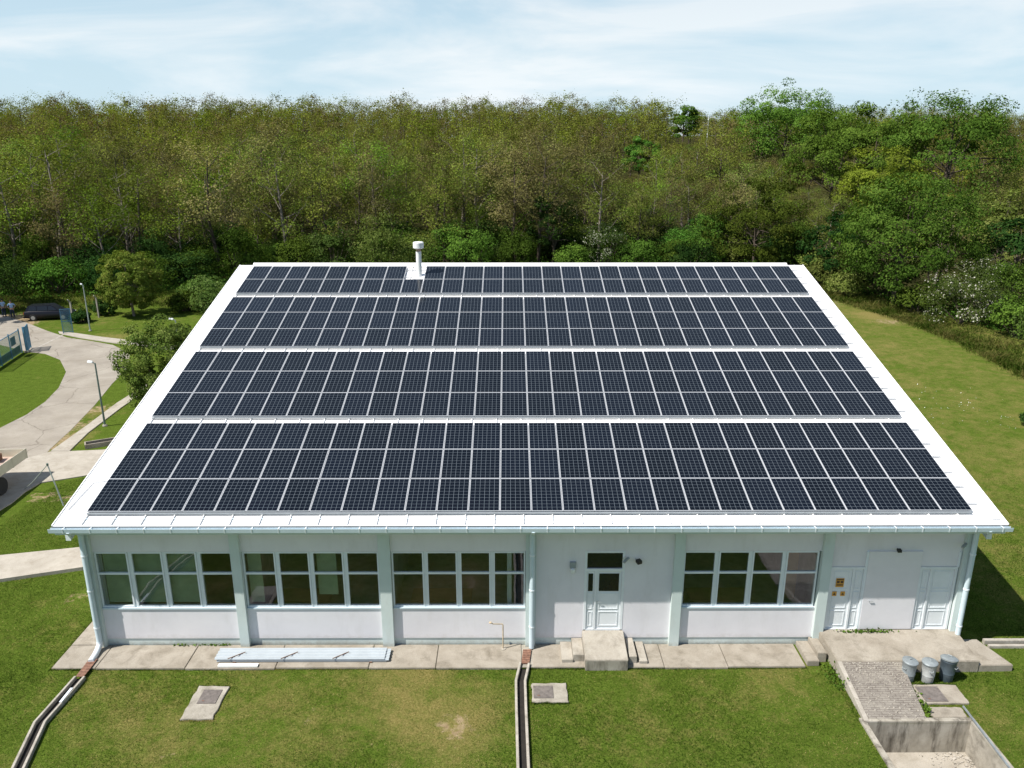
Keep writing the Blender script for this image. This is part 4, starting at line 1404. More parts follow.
cr = thing('wooden_crate', 'dark wooden crate lying on the trailer bed', 'crate', (-12.7, 14.0, 1.10), 0.2)
for k in range(3):
    MB().box(-.4, .4, -.3, -.27, 0.02 + k * .11, 0.11 + k * .11).build('slat', 'crate_wood', cr)
    MB().box(-.4, .4, .27, .3, 0.02 + k * .11, 0.11 + k * .11).build('slat', 'crate_wood', cr)
    MB().box(-.4, -.37, -.269, .269, 0.02 + k * .11, 0.11 + k * .11).build('slat', 'crate_wood', cr)
    MB().box(.37, .4, -.269, .269, 0.02 + k * .11, 0.11 + k * .11).build('slat', 'crate_wood', cr)
MB().box(-.37, .37, -.27, .27, 0.0, 0.02).build('base_board', 'crate_wood', cr)


def skin_mesh(name, verts, edges, radii, mat, parent, root=0, sub=1):
    me = bpy.data.meshes.new(name)
    me.from_pydata(verts, edges, [])
    o = link(name, me, parent)
    md = o.modifiers.new('skin', 'SKIN')
    md.use_smooth_shade = True
    sv = me.skin_vertices[0].data
    for i, r in enumerate(radii):
        sv[i].radius = (r, r) if not hasattr(r, '__len__') else r
        sv[i].use_root = (i == root)
    o.modifiers.new('sub', 'SUBSURF').levels = sub
    o.modifiers['sub'].render_levels = sub
    dg = bpy.context.evaluated_depsgraph_get()
    me2 = bpy.data.meshes.new_from_object(o.evaluated_get(dg))
    o.modifiers.clear()
    o.data = me2
    me2.materials.clear()
    me2.materials.append(M[mat])
    return o


def person(label, x, y, rz, shirt, pose):
    o = thing('person', label, 'person', (x, y, 0), rz)
    h = 1.76
    # body facing -y
    V = [(0, 0, .96), (0, 0.01, 1.12), (0, 0, 1.30), (0, 0.01, 1.46), (0, 0, 1.54), (0, -0.01, 1.64), (0, -0.01, 1.73)]
    E_ = [(0, 1), (1, 2), (2, 3), (3, 4), (4, 5), (5, 6)]
    Rr = [(.15, .11), (.14, .10), (.165, .11), (.09, .08), (.055, .055), (.085, .10), (.06, .075)]
    for s in (-1, 1):
        k = len(V)
        V += [(s * .10, 0, .88), (s * .115, -.02, .50), (s * .12, 0.02, .09), (s * .125, -.14, .035)]
        E_ += [(0, k), (k, k + 1), (k + 1, k + 2), (k + 2, k + 3)]
        Rr += [.095, .062, .042, .035]
        k = len(V)
        if pose == 'akimbo':
            V += [(s * .20, 0, 1.43), (s * .36, .06, 1.20), (s * .21, -.10, 1.06), (s * .17, -.15, 1.02)]
        else:
            V += [(s * .20, 0, 1.43), (s * .25, .03, 1.15), (s * .23, -.10, .92), (s * .225, -.13, .83)]
        E_ += [(3, k), (k, k + 1), (k + 1, k + 2), (k + 2, k + 3)]
        Rr += [.062, .045, .034, .032]
    skin_mesh('body', V, E_, Rr, 'skin', o)
    # face and hair
    MB().poly([(-.012, -.10, 1.66), (.012, -.10, 1.66), (0, -.125, 1.635), (0, -.10, 1.62)], [[0, 1, 2], [1, 3, 2], [3, 0, 2], [0, 3, 1]]).build('nose', 'skin', o)
    ha = MB().lathe([(.088, 1.66), (.10, 1.71), (.085, 1.77), (.04, 1.80)], 0, 0.02, 12)
    ha.build('hair', 'hair', o, smooth=True)
    SV = [(0, 0.005, 1.00), (0, 0.01, 1.15), (0, 0, 1.32), (0, 0.01, 1.45)]
    SE = [(0, 1), (1, 2), (2, 3)]
    SR = [(.175, .13), (.17, .125), (.19, .135), (.10, .09)]
    for s in (-1, 1):
        k = len(SV)
        if pose == 'akimbo':
            SV += [(s * .20, 0, 1.43), (s * .32, .045, 1.26)]
        else:
            SV += [(s * .20, 0, 1.43), (s * .24, .02, 1.22)]
        SE += [(3, k), (k, k + 1)]
        SR += [.08, .068]
    skin_mesh('shirt', SV, SE, SR, shirt, o)
    TV = [(0, 0, 1.0), (0, 0, .90)]
    TE = [(0, 1)]
    TR = [(.165, .125), (.16, .12)]
    for s in (-1, 1):
        k = len(TV)
        TV += [(s * .105, 0, .84), (s * .115, -.02, .50), (s * .12, 0.015, .10)]
        TE += [(1, k), (k, k + 1), (k + 1, k + 2)]
        TR += [.112, .082, .064]
    skin_mesh('trousers', TV, TE, TR, 'trousers', o)
    for s in (-1, 1):
        MB().box(s * .12 - .05, s * .12 + .05, -.20, .08, 0, .09).build('shoe', 'black_plastic', o, bevel=0.02)
    return o


person('person in pale blue shirt with hands on hips, nearest the dark car', -36.0, 53.9, 0.5, 'shirt_pale', 'akimbo')
person('person in light blue shirt and dark trousers, farther from the dark car', -37.3, 54.6, 1.1, 'shirt_blue', 'down')

# ------------------------------------------------------------------ vegetation
def leaf_quads(P, size, g, flat=0.0, nrm=None, aspect=0.62, rnd=0.5):
    """random leaf-sized quads at points P"""
    n = len(P)
    N = g.normal(size=(n, 3))
    if nrm is not None:
        N = N * rnd + nrm
    N[:, 2] = np.abs(N[:, 2]) * (1 + flat)
    N /= np.linalg.norm(N, axis=1)[:, None]
    A = g.normal(size=(n, 3))
    U = np.cross(N, A)
    U /= np.linalg.norm(U, axis=1)[:, None] + 1e-9
    W = np.cross(N, U)
    s = (size * g.uniform(0.6, 1.35, n))[:, None]
    U = U * s
    W = W * s * aspect
    return np.stack([P - U * .5, P - W * .5 + U * 0.08, P + U * .5, P + W * .5 + U * 0.08], 1)


def branches_mb(segs, n=5):
    mb = MB()
    for pts, rad in segs:
        mb.tube(pts, rad, n, cap=False)
    return mb


def skeleton(g, H, spread, first, nlimb, levels=3, up=0.65, lean=0.05):
    """trunk, limbs and twigs; returns (segments, tip points)"""
    segs, tips = [], []
    base = np.zeros(3)
    top = np.array([g.normal() * H * lean, g.normal() * H * lean, H * 0.80])
    r0 = 0.0105 * H + 0.05
    mid = top * 0.5 + np.array([g.normal(), g.normal(), 0]) * 0.02 * H
    tpts = [base - [0, 0, .3], mid * .5, mid, (mid + top) / 2, top]
    segs.append((tpts, [r0, r0 * .85, r0 * .66, r0 * .45, r0 * .18]))

    def on_trunk(t):
        f = t * 4
        i = min(3, int(f))
        return tpts[i] * (1 - (f - i)) + np.array(tpts[i + 1]) * (f - i)
    tips.append(top)
    for i in range(nlimb):
        t = first + (1 - first) * (i + g.uniform(0, .7)) / nlimb
        p = np.array(on_trunk(min(t, 1)))
        az = i * 2.4 + g.uniform(-.5, .5)
        ln = spread * (1.05 - 0.45 * (t - first) / (1 - first + 1e-6)) * g.uniform(.75, 1.1)
        d = np.array([math.cos(az), math.sin(az), up + g.uniform(-.2, .35)])
        d /= np.linalg.norm(d)
        e = p + d * ln * 1.15
        e[2] += 0.10 * ln
        m = (p + e) / 2 + np.array([0, 0, -.04 * ln]) + g.normal(size=3) * .06 * ln
        rr_ = r0 * 0.36 * (1 - .5 * t)
        segs.append(([p, m, e], [rr_, rr_ * .65, rr_ * .22]))
        tips.append(e)
        for k in range(levels):
            u = g.uniform(.35, 1)
            q = m * (1 - u) + e * u if u > .5 else p * (1 - 2 * u) + m * 2 * u
            d2 = d + g.normal(size=3) * .75
            d2[2] = abs(d2[2]) * .8 + .15
            d2 /= np.linalg.norm(d2)
            e2 = q + d2 * ln * g.uniform(.35, .65)
            segs.append(([q, (q + e2) / 2 + g.normal(size=3) * .04 * ln, e2], [rr_ * .42, rr_ * .3, rr_ * .12]))
            tips.append(e2)
            tips.append((q + e2) / 2)
    return segs, np.array(tips)


def locust_data(seed, H, spread, nleaf, mats, first=0.36, clump=0.95, leaf=0.25, twig=True):
    g = np.random.default_rng(seed)
    segs, tips = skeleton(g, H, spread, first, 11, 4)
    k = len(tips)
    per = max(4, nleaf // k)
    w = g.uniform(.25, 1.6, k)
    cnt = np.maximum(2, (per * w)).astype(int)
    idx = np.repeat(np.arange(k), cnt)
    off = g.normal(size=(len(idx), 3)) * clump * np.array([.62, .62, .48])
    P = tips[idx] + off
    ax = np.zeros((len(P), 3))
    ax[:, 2] = H * .42
    cn = P - ax
    cn /= np.linalg.norm(cn, axis=1)[:, None] + 1e-6
    on = off / (np.linalg.norm(off, axis=1)[:, None] + 1e-6)
    Q = leaf_quads(P, leaf, g, nrm=cn * .75 + on * .45 + np.array([0, 0, .25]), rnd=0.55)
    ctint = g.uniform(.1, .9, k)
    tint = np.clip(ctint[idx] * .6 + .2 + g.normal(size=len(idx)) * .12, 0, 1)
    if twig:                                    # bare twigs sticking out of the thin crown
        nt = nleaf // 6
        ti = g.integers(0, k, nt)
        a = tips[ti] + g.normal(size=(nt, 3)) * clump * .45
        d = g.normal(size=(nt, 3))
        d[:, 2] = np.abs(d[:, 2]) + .3
        d /= np.linalg.norm(d, axis=1)[:, None]
        b = a + d * g.uniform(.4, 1.1, nt)[:, None]
        s = np.cross(d, g.normal(size=(nt, 3)))
        s = s / (np.linalg.norm(s, axis=1)[:, None] + 1e-9) * .018
        T = np.stack([a - s, a + s, b + s * .4, b - s * .4], 1)
        Q = np.concatenate([Q, T])
        tint = np.concatenate([tint, np.zeros(nt)])
    return segs, Q, tint


def dense_data(seed, H, rad, z0, nclump, per, leaf, csize=0.30, squash=1.0, trunk=True, ball=False):
    """leafy crown: clumps on an uneven shell with gaps between"""
    g = np.random.default_rng(seed)
    cz = (H + z0) / 2
    rz = (H - z0) / 2
    P, T, NN = [], [], []
    lob = g.normal(size=(9, 3))
    lob /= np.linalg.norm(lob, axis=1)[:, None]
    amp = g.uniform(-.18, .30, 9)
    tips = []
    for i in range(nclump):
        d = g.normal(size=3)
        d /= np.linalg.norm(d)
        if d[2] < -.6 and not ball:
            d[2] *= -.5
        bump = 1 + float(np.sum(amp * np.maximum(0, lob @ d - .45) * 1.8))
        r = g.uniform(.55, 1.0) ** .6 * bump
        wz = 1.0 if d[2] > 0 else .95
        c = np.array([d[0] * rad * r, d[1] * rad * r, cz + d[2] * rz * r * wz * .92])
        cs = csize * rad * g.uniform(.55, 1.15)
        n = int(per * g.uniform(.5, 1.4))
        o = g.normal(size=(n, 3))
        o /= np.linalg.norm(o, axis=1)[:, None]
        o *= (g.uniform(0.35, 1, n) ** .5)[:, None] * cs * np.array([1, 1, .62])
        P.append(c + o)
        NN.append(o / cs * .65 + d * .75 + np.array([0, 0, .25]))
        T.append(np.clip(g.uniform(.2, .8) + g.normal(size=n) * .22, 0, 1))
        tips.append(c)
    P = np.concatenate(P)
    Q = leaf_quads(P, leaf, g, nrm=np.concatenate(NN))
    segs = []
    if trunk:
        r0 = 0.014 * H + .06
        tp = np.array([g.normal() * .02 * H, g.normal() * .02 * H, cz + rz * .45])
        segs.append(([np.array([0, 0, -.3]), tp * .4, tp], [r0, r0 * .8, r0 * .25]))
        for c in tips[::max(1, nclump // 14)]:
            f = g.uniform(.25, .7)
            q = tp * f
            segs.append(([q, (q + c) / 2 + g.normal(size=3) * .05 * rad, c], [r0 * .35, r0 * .22, r0 * .08]))
    else:
        for c in tips[::max(1, nclump // 10)]:
            segs.append(([np.array([g.normal() * .15 * rad, g.normal() * .15 * rad, -.2]), c * np.array([.6, .6, .55]), c], [.05, .035, .012]))
    return segs, Q, np.concatenate(T)


def plant(name, label, cat, data, leafmat, loc, rz=0.0, group=None, bark='bark', stem='trunk', scale=1.0):
    segs, Q, tint = data
    o = thing(name, label, cat, loc, rz, group)
    link('crown', quads_mesh('crown', Q, tint, [leafmat]), o)
    branches_mb(segs).build(stem, bark, o, smooth=True)
    if scale != 1.0:
        o.scale = (scale,) * 3
    return o


def gz_(x, y):
    return float(height(x, y))


# named broadleaf trees that stand out of the wood
TREES = [
    ('broadleaf_tree', 'broad bright green tree standing forward at the edge of the right lawn', 55.9, 62, 15.1, 7.2, -1.6, 'leaf_rich', 170, 190, .25),
    ('broadleaf_tree', 'dark green tree with pale lower boughs behind the right end of the ridge', 47.7, 86, 12.3, 5.9, -1.0, 'leaf_rich', 120, 160, .27),
    ('broadleaf_tree', 'tallest crown on the skyline, wide green dome at the upper right', 86.8, 112, 27.4, 11.0, 5, 'leaf_green', 130, 170, .36),
    ('broadleaf_tree', 'tall green dome on the skyline just left of the tallest crown', 76.6, 118, 25.6, 9.2, 5, 'leaf_green', 110, 160, .36),
    ('broadleaf_tree', 'bright round topped tree breaking the skyline before the two green domes', 78.9, 170, 30.5, 11.5, 10, 'leaf_green', 130, 230, .40),
    ('broadleaf_tree', 'mid green tree below the skyline gap between bright round tree and domes', 75.0, 130, 23.4, 8.4, 6, 'leaf_green', 90, 160, .38),
    ('broadleaf_tree', 'single small bright green crown alone amid the brown wood', 43.8, 165, 19.4, 4.8, 8.5, 'leaf_green', 60, 190, .36),
    ('broadleaf_tree', 'tiny far green crown on the skyline left of the utility pole', 74.0, 260, 31.2, 6.0, 15, 'leaf_green', 70, 140, .5),
    ('broadleaf_tree', 'dark narrow tree behind the middle of the ridge', 19.9, 88, 11.6, 3.6, 0.2, 'leaf_deep', 55, 95, .30),
    ('broadleaf_tree', 'light green leafy tree at the right border, behind the hawthorn', 75.0, 75, 11.5, 5.0, 0.8, 'leaf_shrub', 60, 100, .34),
    ('broadleaf_tree', 'olive green tree above the broad bright tree, below the domes', 71.5, 102, 16.0, 7.2, 5, 'leaf_lime', 70, 190, .36),
    ('broadleaf_tree', 'small dark tree between the ridge end and the pale boughed tree', 43.2, 95, 7.8, 3.6, 0.2, 'leaf_deep', 45, 90, .32),
    ('broadleaf_tree', 'dark green tree right of the broad bright tree', 66.0, 58, 10.5, 4.6, 0.2, 'leaf_deep', 55, 95, .33),
    ('broadleaf_tree', 'dark tree at the left border, shading the car and the two people', -45.0, 51.0, 13.5, 4.6, 2.0, 'leaf_green', 90, 150, .30),
    ('broadleaf_tree', 'dark leafy tree behind the two people at the left border', -43.5, 59.0, 12.0, 4.2, 0.5, 'leaf_deep', 80, 130, .30),
    ('broadleaf_tree', 'shady dark tree filling the gap left of the broad bright tree', 55.0, 76, 9.0, 4.6, 0.2, 'leaf_deep', 60, 95, .33),
]
for i, (nm, lab, x, y, ztop, r, z0, lm, nc, per, lf) in enumerate(TREES):
    g0 = gz_(x, y)
    plant(nm, lab, 'tree', dense_data(100 + i, ztop - g0, r, z0 - g0 if z0 < 0 else max(0.2, z0 - g0), nc, per, lf, 0.23), lm, (x, y, g0 - 0.05))

plant('round_tree', 'round cropped tree with short trunk on the lawn behind the street lamp', 'tree', dense_data(31, 6.4, 2.85, 0.45, 230, 150, .16, 0.19, ball=True), 'leaf_round', (-24.4, 54.9, 0), bark='pale_bark')
plant('large_shrub', 'big loose green shrub rising beside the left verge of the roof', 'shrub', dense_data(32, 5.5, 2.9, -1.5, 330, 120, .15, 0.19, trunk=False, ball=True), 'leaf_bush', (-9.0, 27.6, 0), stem='stem')

# flowering and green shrubs, each of its own
SHRUBS = [
    ('hawthorn', 'white flowering hawthorn at the edge of the right lawn', 57.4, 51.0, 5.3, 3.3, 'leaf_hawthorn'),
    ('hawthorn', 'pale flowering hawthorn behind the ridge, right of the dark narrow tree', 27.0, 86.5, 6.6, 3.0, 'leaf_hawthorn'),
    ('hawthorn', 'small flowering hawthorn tucked behind the large one by the right lawn', 61.5, 54.0, 5.6, 2.2, 'leaf_hawthorn'),
    ('green_shrub', 'bright green shrub behind the ridge, second left of the vent pipe', -9.6, 80, 6.9, 3.1, 'leaf_shrub'),
    ('green_shrub', 'tall bright green shrub behind the ridge, close left of the vent pipe', -3.4, 79, 8.4, 3.3, 'leaf_shrub'),
    ('green_shrub', 'bright shrub directly behind the vent pipe', 0.6, 82, 5.4, 2.8, 'leaf_shrub'),
    ('green_shrub', 'mid green shrub behind the left part of the ridge', -13.9, 79, 5.4, 2.7, 'leaf_green'),
    ('green_shrub', 'low green shrub behind the left end of the ridge', -20.5, 79, 4.6, 2.6, 'leaf_green'),
    ('green_shrub', 'leafy shrub left behind the round tree', -33.9, 69, 4.4, 2.7, 'leaf_deep'),
    ('green_shrub', 'sunlit shrub on the bank above the dark car', -38.6, 67.5, 4.4, 2.9, 'leaf_green'),
    ('green_shrub', 'sunlit shrub on the bank above the two people', -44.0, 67.5, 4.0, 2.9, 'leaf_deep'),
    ('green_shrub', 'low shrub on the bank between car and round tree', -29.0, 68, 4.8, 2.6, 'leaf_green'),
    ('green_shrub', 'yellow green shrub at the upper left corner of the roof', -18.9, 60, 3.4, 2.3, 'leaf_shrub'),
    ('green_shrub', 'pale green shrub touching the roof corner, in front of the yellow green one', -16.6, 56.5, 2.7, 2.0, 'leaf_shrub'),
    ('green_shrub', 'low green shrub right of the round tree shadow', -20.2, 57.5, 2.2, 1.7, 'leaf_green'),
    ('green_shrub', 'dark green shrub behind the ridge below the pale hawthorn', 31.7, 86, 4.4, 2.7, 'leaf_green'),
    ('green_shrub', 'green shrub behind the middle of the ridge, left of the dark narrow tree', 14.6, 85, 4.8, 2.5, 'leaf_green'),
    ('green_shrub', 'low shrub at the foot of the dark narrow tree', 22.4, 85, 3.6, 2.2, 'leaf_green'),
    ('green_shrub', 'green shrub behind the ridge, first right of the vent pipe', 8.4, 84, 6.2, 2.9, 'leaf_green'),
    ('green_shrub', 'low shrub behind the ridge below the pale boughed tree', 38.2, 84, 4.0, 2.7, 'leaf_deep'),
    ('green_shrub', 'low green shrub behind the right corner of the roof', 53.0, 74, 3.0, 2.2, 'leaf_shrub'),
    ('green_shrub', 'light green shrub at the left foot of the broad bright tree', 52.4, 66, 2.8, 1.9, 'leaf_shrub'),
    ('green_shrub', 'low shrub between the broad bright tree and the hawthorn', 55.6, 56, 2.8, 2.0, 'leaf_green'),
    ('green_shrub', 'green shrub at the right border below the hawthorn', 59.4, 45.5, 4.1, 2.3, 'leaf_green'),
    ('green_shrub', 'bright shrub at the right border of the lawn edge', 59.4, 40.5, 3.9, 2.4, 'leaf_shrub'),
    ('green_shrub', 'small bush at the foot of the round tree, on its left', -27.8, 55.6, 1.6, 1.0, 'leaf_deep'),
    ('green_shrub', 'small round bush between street lamp and fence post', -28.3, 52.0, 1.2, 0.9, 'leaf_deep'),
]
for i, (nm, lab, x, y, ztop, r, lm) in enumerate(SHRUBS):
    g0 = gz_(x, y)
    nc = int(26 + 14 * r)
    plant(nm, lab, 'shrub', dense_data(300 + i, ztop - g0, r, -0.2, nc, 80 if nm != 'hawthorn' else 130, (.21 if y < 70 else .25) if nm != 'hawthorn' else .17, 0.42, trunk=False), lm, (x, y, g0), stem='stem', group=None)
plant('conifer_sapling', 'small dark sapling in the right lawn at the border of the view', 'sapling', dense_data(77, 0.9, .42, 0.0, 26, 40, .10, 0.4), 'leaf_deep', (45.3, 22.3, 0))

# the wood of thin-leaved locust trees
gw = np.random.default_rng(11)
pts = []
yy = 60.0
while yy < 335:
    step = 5.6 + 2.2 * min(1.2, max(0, (yy - 110) / 160))
    half = (yy + 22.75) * 0.70 + 16
    x = 13.5 - half
    while x < 13.5 + half:
        x += step * .9 if gw.uniform() < .06 else 0
        px = x + gw.uniform(-.42, .42) * step
        py = yy + gw.uniform(-.42, .42) * step
        if py > float(wood_edge(px)) + 2.0 and not (px > 45 and py < 70 and abs(px - 56) < 7):
            pts.append((px, py))
        x += step
    yy += step * .92
CLEAR = [(t[2], t[3], t[5] * (1.7 if 'single small' in t[1] else .6)) for t in TREES]
pts = [p for p in pts if all((p[0] - c[0]) ** 2 + (p[1] - c[1]) ** 2 > c[2] ** 2 for c in CLEAR)]
# a wood edge thins out before the broadleaf crowns: lower trees stand there
def height_limit(x, y):
    lim = 99.0
    dx, dy = x - 13.5, y + 22.75
    for t in TREES:
        tx, ty = t[2] - 13.5, t[3] + 22.75
        f = dy / ty
        if 0.33 < f < 1.0 and abs(dx - tx * f) < (t[5] * .62 + 2.2) * f:
            base = t[6] if t[6] >= 2 else t[4] * .22
            zv = base + .22 * (t[4] - base)
            lim = min(lim, 16.36 + (zv - 16.36) * f - float(height(x, y)))
    return lim


pts = [p for p in pts if height_limit(*p) > 4.0]
pts.sort(key=lambda p: (p[0] - 13.5) ** 2 + (p[1] + 22.75) ** 2)
KINDS = [('leaf_locust', 'olive'), ('leaf_brown', 'brownish'), ('leaf_lime', 'yellow green'), ('leaf_locust', 'olive'), ('leaf_brown', 'brownish'), ('leaf_locust', 'olive')]
protos = []
for i in range(12):
    lm, word = KINDS[i % 6]
    H = [16.5, 15, 17.5, 14.5, 16, 18, 15.5, 17, 13.5, 16.8, 15.2, 17.2][i]
    protos.append((locust_data(500 + i, H, 3.5 + .35 * (i % 3), 3400, None, first=.16 + .06 * (i % 3), leaf=.22), lm, word))
roots = [None] * 12
NEAR = 285


def region(x, y):
    """which wood edge the tree belongs to, by things one can find"""
    u = (x - 13.5) / (y + 22.75)
    far = y > 104
    if u < -.46:
        s = 'beyond the dark car'
    elif u < -.27:
        s = 'behind the round tree'
    elif u < -.06:
        s = 'left of the vent pipe'
    elif u < .16:
        s = 'right of the vent pipe'
    elif u < .38:
        s = 'behind the ridge end'
    else:
        s = 'behind the hawthorn'
    return ('deep in the wood ' if far else 'at the front of the wood ') + s


for k, (x, y) in enumerate(pts[:NEAR]):
    i = int(gw.integers(0, 12))
    (data, lm, word) = protos[i]
    lab = f'thin {word} tree {region(x, y)}'
    grp = f'{word} trees {region(x, y)}'
    if roots[i] is None:
        roots[i] = plant('locust_tree', lab, 'tree', data, lm, (0, 0, 0), bark='pale_bark' if i % 3 == 2 else 'bark')
        o = roots[i]
    else:
        o = copy_tree(roots[i])
    o.location = (x, y, gz_(x, y) - .1)
    o.rotation_euler = (0, 0, gw.uniform(0, 2 * PI))
    s = gw.uniform(.72, 1.22)
    if y < 110 and x > 40:
        s *= .80
    zs = min(s, height_limit(x, y) / 17.0)
    s = max(zs, s * .6)
    o.scale = (s * gw.uniform(.9, 1.2), s * gw.uniform(.9, 1.2), zs)
    tag(o, lab, 'tree', grp)

# understorey bushes under the first rows of trees
UB = []
ub_pts = []
for i in range(95):
    x = gw.uniform(-62, 92)
    y = float(wood_edge(x)) + 1.0 + abs(gw.normal()) * 9
    if y < 30 or abs(x - 13.5) > (y + 22.75) * .70:
        continue
    ub_pts.append((x, y))
for k, (x, y) in enumerate(ub_pts):
    i = int(gw.integers(0, 5))
    while len(UB) <= i:
        j = len(UB)
        UB.append([dense_data(800 + j, [5.0, 6.5, 4.2, 7.5, 5.6][j], [2.4, 2.6, 2.2, 2.7, 2.8][j], -0.3, 48, 95, .24, 0.50, trunk=False), ['leaf_green', 'leaf_deep', 'leaf_shrub', 'leaf_green', 'leaf_deep'][j], ['green', 'dark green', 'light green', 'tall green', 'broad dark green'][j], None])
    data, lm, word, first = UB[i]
    lab = f'{word} bush {region(x, y)}'
    if first is None:
        UB[i][3] = first = plant('understorey_bush', lab, 'bush', data, lm, (0, 0, 0), stem='stem')
        o = first
    else:
        o = copy_tree(first)
    o.location = (x, y, gz_(x, y) - .1)
    o.rotation_euler = (0, 0, gw.uniform(0, 6.28))
    o.scale = (gw.uniform(.8, 1.2),) * 2 + (gw.uniform(.75, 1.15),)
    tag(o, lab, 'bush', f'{word} understorey bushes {region(x, y)}')

# the rest of the wood as one mass of crowns and trunks
fars = []
for i in range(10):
    lm, word = KINDS[i % 6]
    segs, Q, tint = locust_data(700 + i, [15, 16, 14, 17, 15.5, 16.5, 14.5, 15.8, 16.2, 15][i], 3.9, 1250, None, first=.08, leaf=.36, clump=1.0, twig=False)
    fars.append((Q, tint, {'leaf_locust': 0, 'leaf_brown': 1, 'leaf_lime': 2}[lm]))
AQ, AT, AM = [], [], []
tw = MB()
for (x, y) in pts[NEAR:]:
    Q, tint, mi = fars[int(gw.integers(0, 10))]
    a = gw.uniform(0, 2 * PI)
    s = gw.uniform(.74, 1.16) * (1 - .22 * float(sstep((x - 55) / 25)) * float(sstep((y - 70) / 30)))
    ca, sa = math.cos(a) * s, math.sin(a) * s
    s = min(s, height_limit(x, y) / 16.5)
    Rm = np.array([[ca, -sa, 0], [sa, ca, 0], [0, 0, s]])
    z = gz_(x, y)
    AQ.append(Q @ Rm.T + np.array([x, y, z]))
    AT.append(np.clip(tint + gw.normal() * .22, 0, 1))
    AM.append(np.full(len(Q), mi))
    tw.tube([(x, y, z - .2), (x + gw.normal() * .3, y, z + 12 * s)], [.17, .06], 4, cap=False)
nq = sum(len(q) for q in AQ)
print('far wood trees', len(pts) - NEAR, 'quads', nq)
fo = link('far_wood', quads_mesh('far_wood', np.concatenate(AQ), np.concatenate(AT), ['leaf_locust', 'leaf_brown', 'leaf_lime'], np.concatenate(AM)))
tag(fo, 'distant mass of thin spring crowns rising to the skyline', 'wood', kind='stuff')
ft = tw.build('far_trunks', 'bark')
tag(ft, 'mass of dark trunks standing under the distant crowns', 'wood', kind='stuff')

# undergrowth along the edge of the wood
gu = np.random.default_rng(21)
n = 52000
ux = gu.uniform(-75, 110, n)
uy = wood_edge(ux) + np.abs(gu.normal(size=n)) * 9 - 2.5
rr2 = np.hypot(ux - 13.5, uy + 22.75)
keep = (uy > 20) & (np.abs(ux - 13.5) / (uy + 22.75) < .75)
ux, uy = ux[keep], uy[keep]
cl = np.sin(ux * .9 + 1.3 * np.sin(uy * .6)) * np.cos(uy * .8 + ux * .25)
hz = np.abs(gu.normal(size=len(ux))) * (0.75 + .55 * cl) * np.clip((uy - wood_edge(ux) + 3.5) / 6, .25, 1.5)
P = np.stack([ux, uy, height(ux, uy) + np.clip(hz, .03, 3.2)], -1)
Q = leaf_quads(P, .34, gu)
tint = np.clip(.45 + .3 * cl + gu.normal(size=len(P)) * .18, 0, 1)
tag(link('undergrowth', quads_mesh('undergrowth', Q, tint, ['leaf_green'])), 'low green undergrowth and nettles along the edge of the wood', 'undergrowth', kind='stuff')


def blades(n, xs, ys, h, w, seed, clumpiness=0.0):
    g = np.random.default_rng(seed)
    x = g.uniform(xs[0], xs[1], n)
    y = g.uniform(ys[0], ys[1], n)
    return blades_at(x, y, h, w, g)


def blades_at(x, y, h, w, g):
    n = len(x)
    a = g.uniform(0, 2 * PI, n)
    hh = h * g.uniform(.45, 1.3, n)
    lean = g.normal(size=(n, 2)) * (hh * .75)[:, None]
    z = height(x, y)
    b = np.stack([x, y, z], -1)
    s = np.stack([np.cos(a), np.sin(a), np.zeros(n)], -1) * w * .5
    t = b + np.stack([lean[:, 0], lean[:, 1], hh], -1)
    m = (b + t) / 2 + np.stack([lean[:, 0] * -.12, lean[:, 1] * -.12, hh * .1], -1)
    return np.stack([b - s, m - s * .7, t, m + s * .7], 1)


# long unmown grass at the foot of the wood, right and left
gg = np.random.default_rng(41)
n = 16000
y = gg.uniform(24, 74, n)
x = np.interp(y, [24, 32, 42.7, 52.9, 60.6, 74], [52.0, 51.6, 52.7, 52.0, 50.4, 48.0]) + np.abs(gg.normal(size=n)) * 2.2 + gg.normal(size=n) * .35
ok = (y > 22)
x2 = gg.uniform(-62, -19, 14000)
y2 = gg.uniform(56.5, 68, 14000)
ok2 = (y2 < wood_edge(x2) + 3) & ((x2 < -29) | (y2 > 59))
xa, ya = np.concatenate([x[ok], x2[ok2]]), np.concatenate([y[ok], y2[ok2]])
Q = blades_at(xa, ya, .40 + .22 * np.sin(xa * 1.3 + 2 * np.sin(ya * .6)) * np.cos(ya * 1.1), .09, gg)
tint = np.clip(.40 + .25 * np.sin(xa * .7) * np.cos(ya * .9) + gg.normal(size=len(xa)) * .2, 0, 1)
tag(link('tall_grass', quads_mesh('tall_grass', Q, np.clip(tint + .20, 0, .76), ['blade'])), 'long unmown grass at the foot of the wood', 'grass', kind='stuff')

# short lawn blades near the hall
gl = np.random.default_rng(51)
n = 190000
x = np.concatenate([gl.uniform(-9.5, 36, n), gl.uniform(-9.5, -1.47, 98000), gl.uniform(29.6, 44, 90000)])
y = np.concatenate([gl.uniform(-6.6, -1.03, n), gl.uniform(-1.03, 15, 98000), -1.03 + np.abs(gl.normal(size=90000)) * 8])


def inside(x, y, x0, x1, y0, y1):
    return (x > x0) & (x < x1) & (y > y0) & (y < y1)


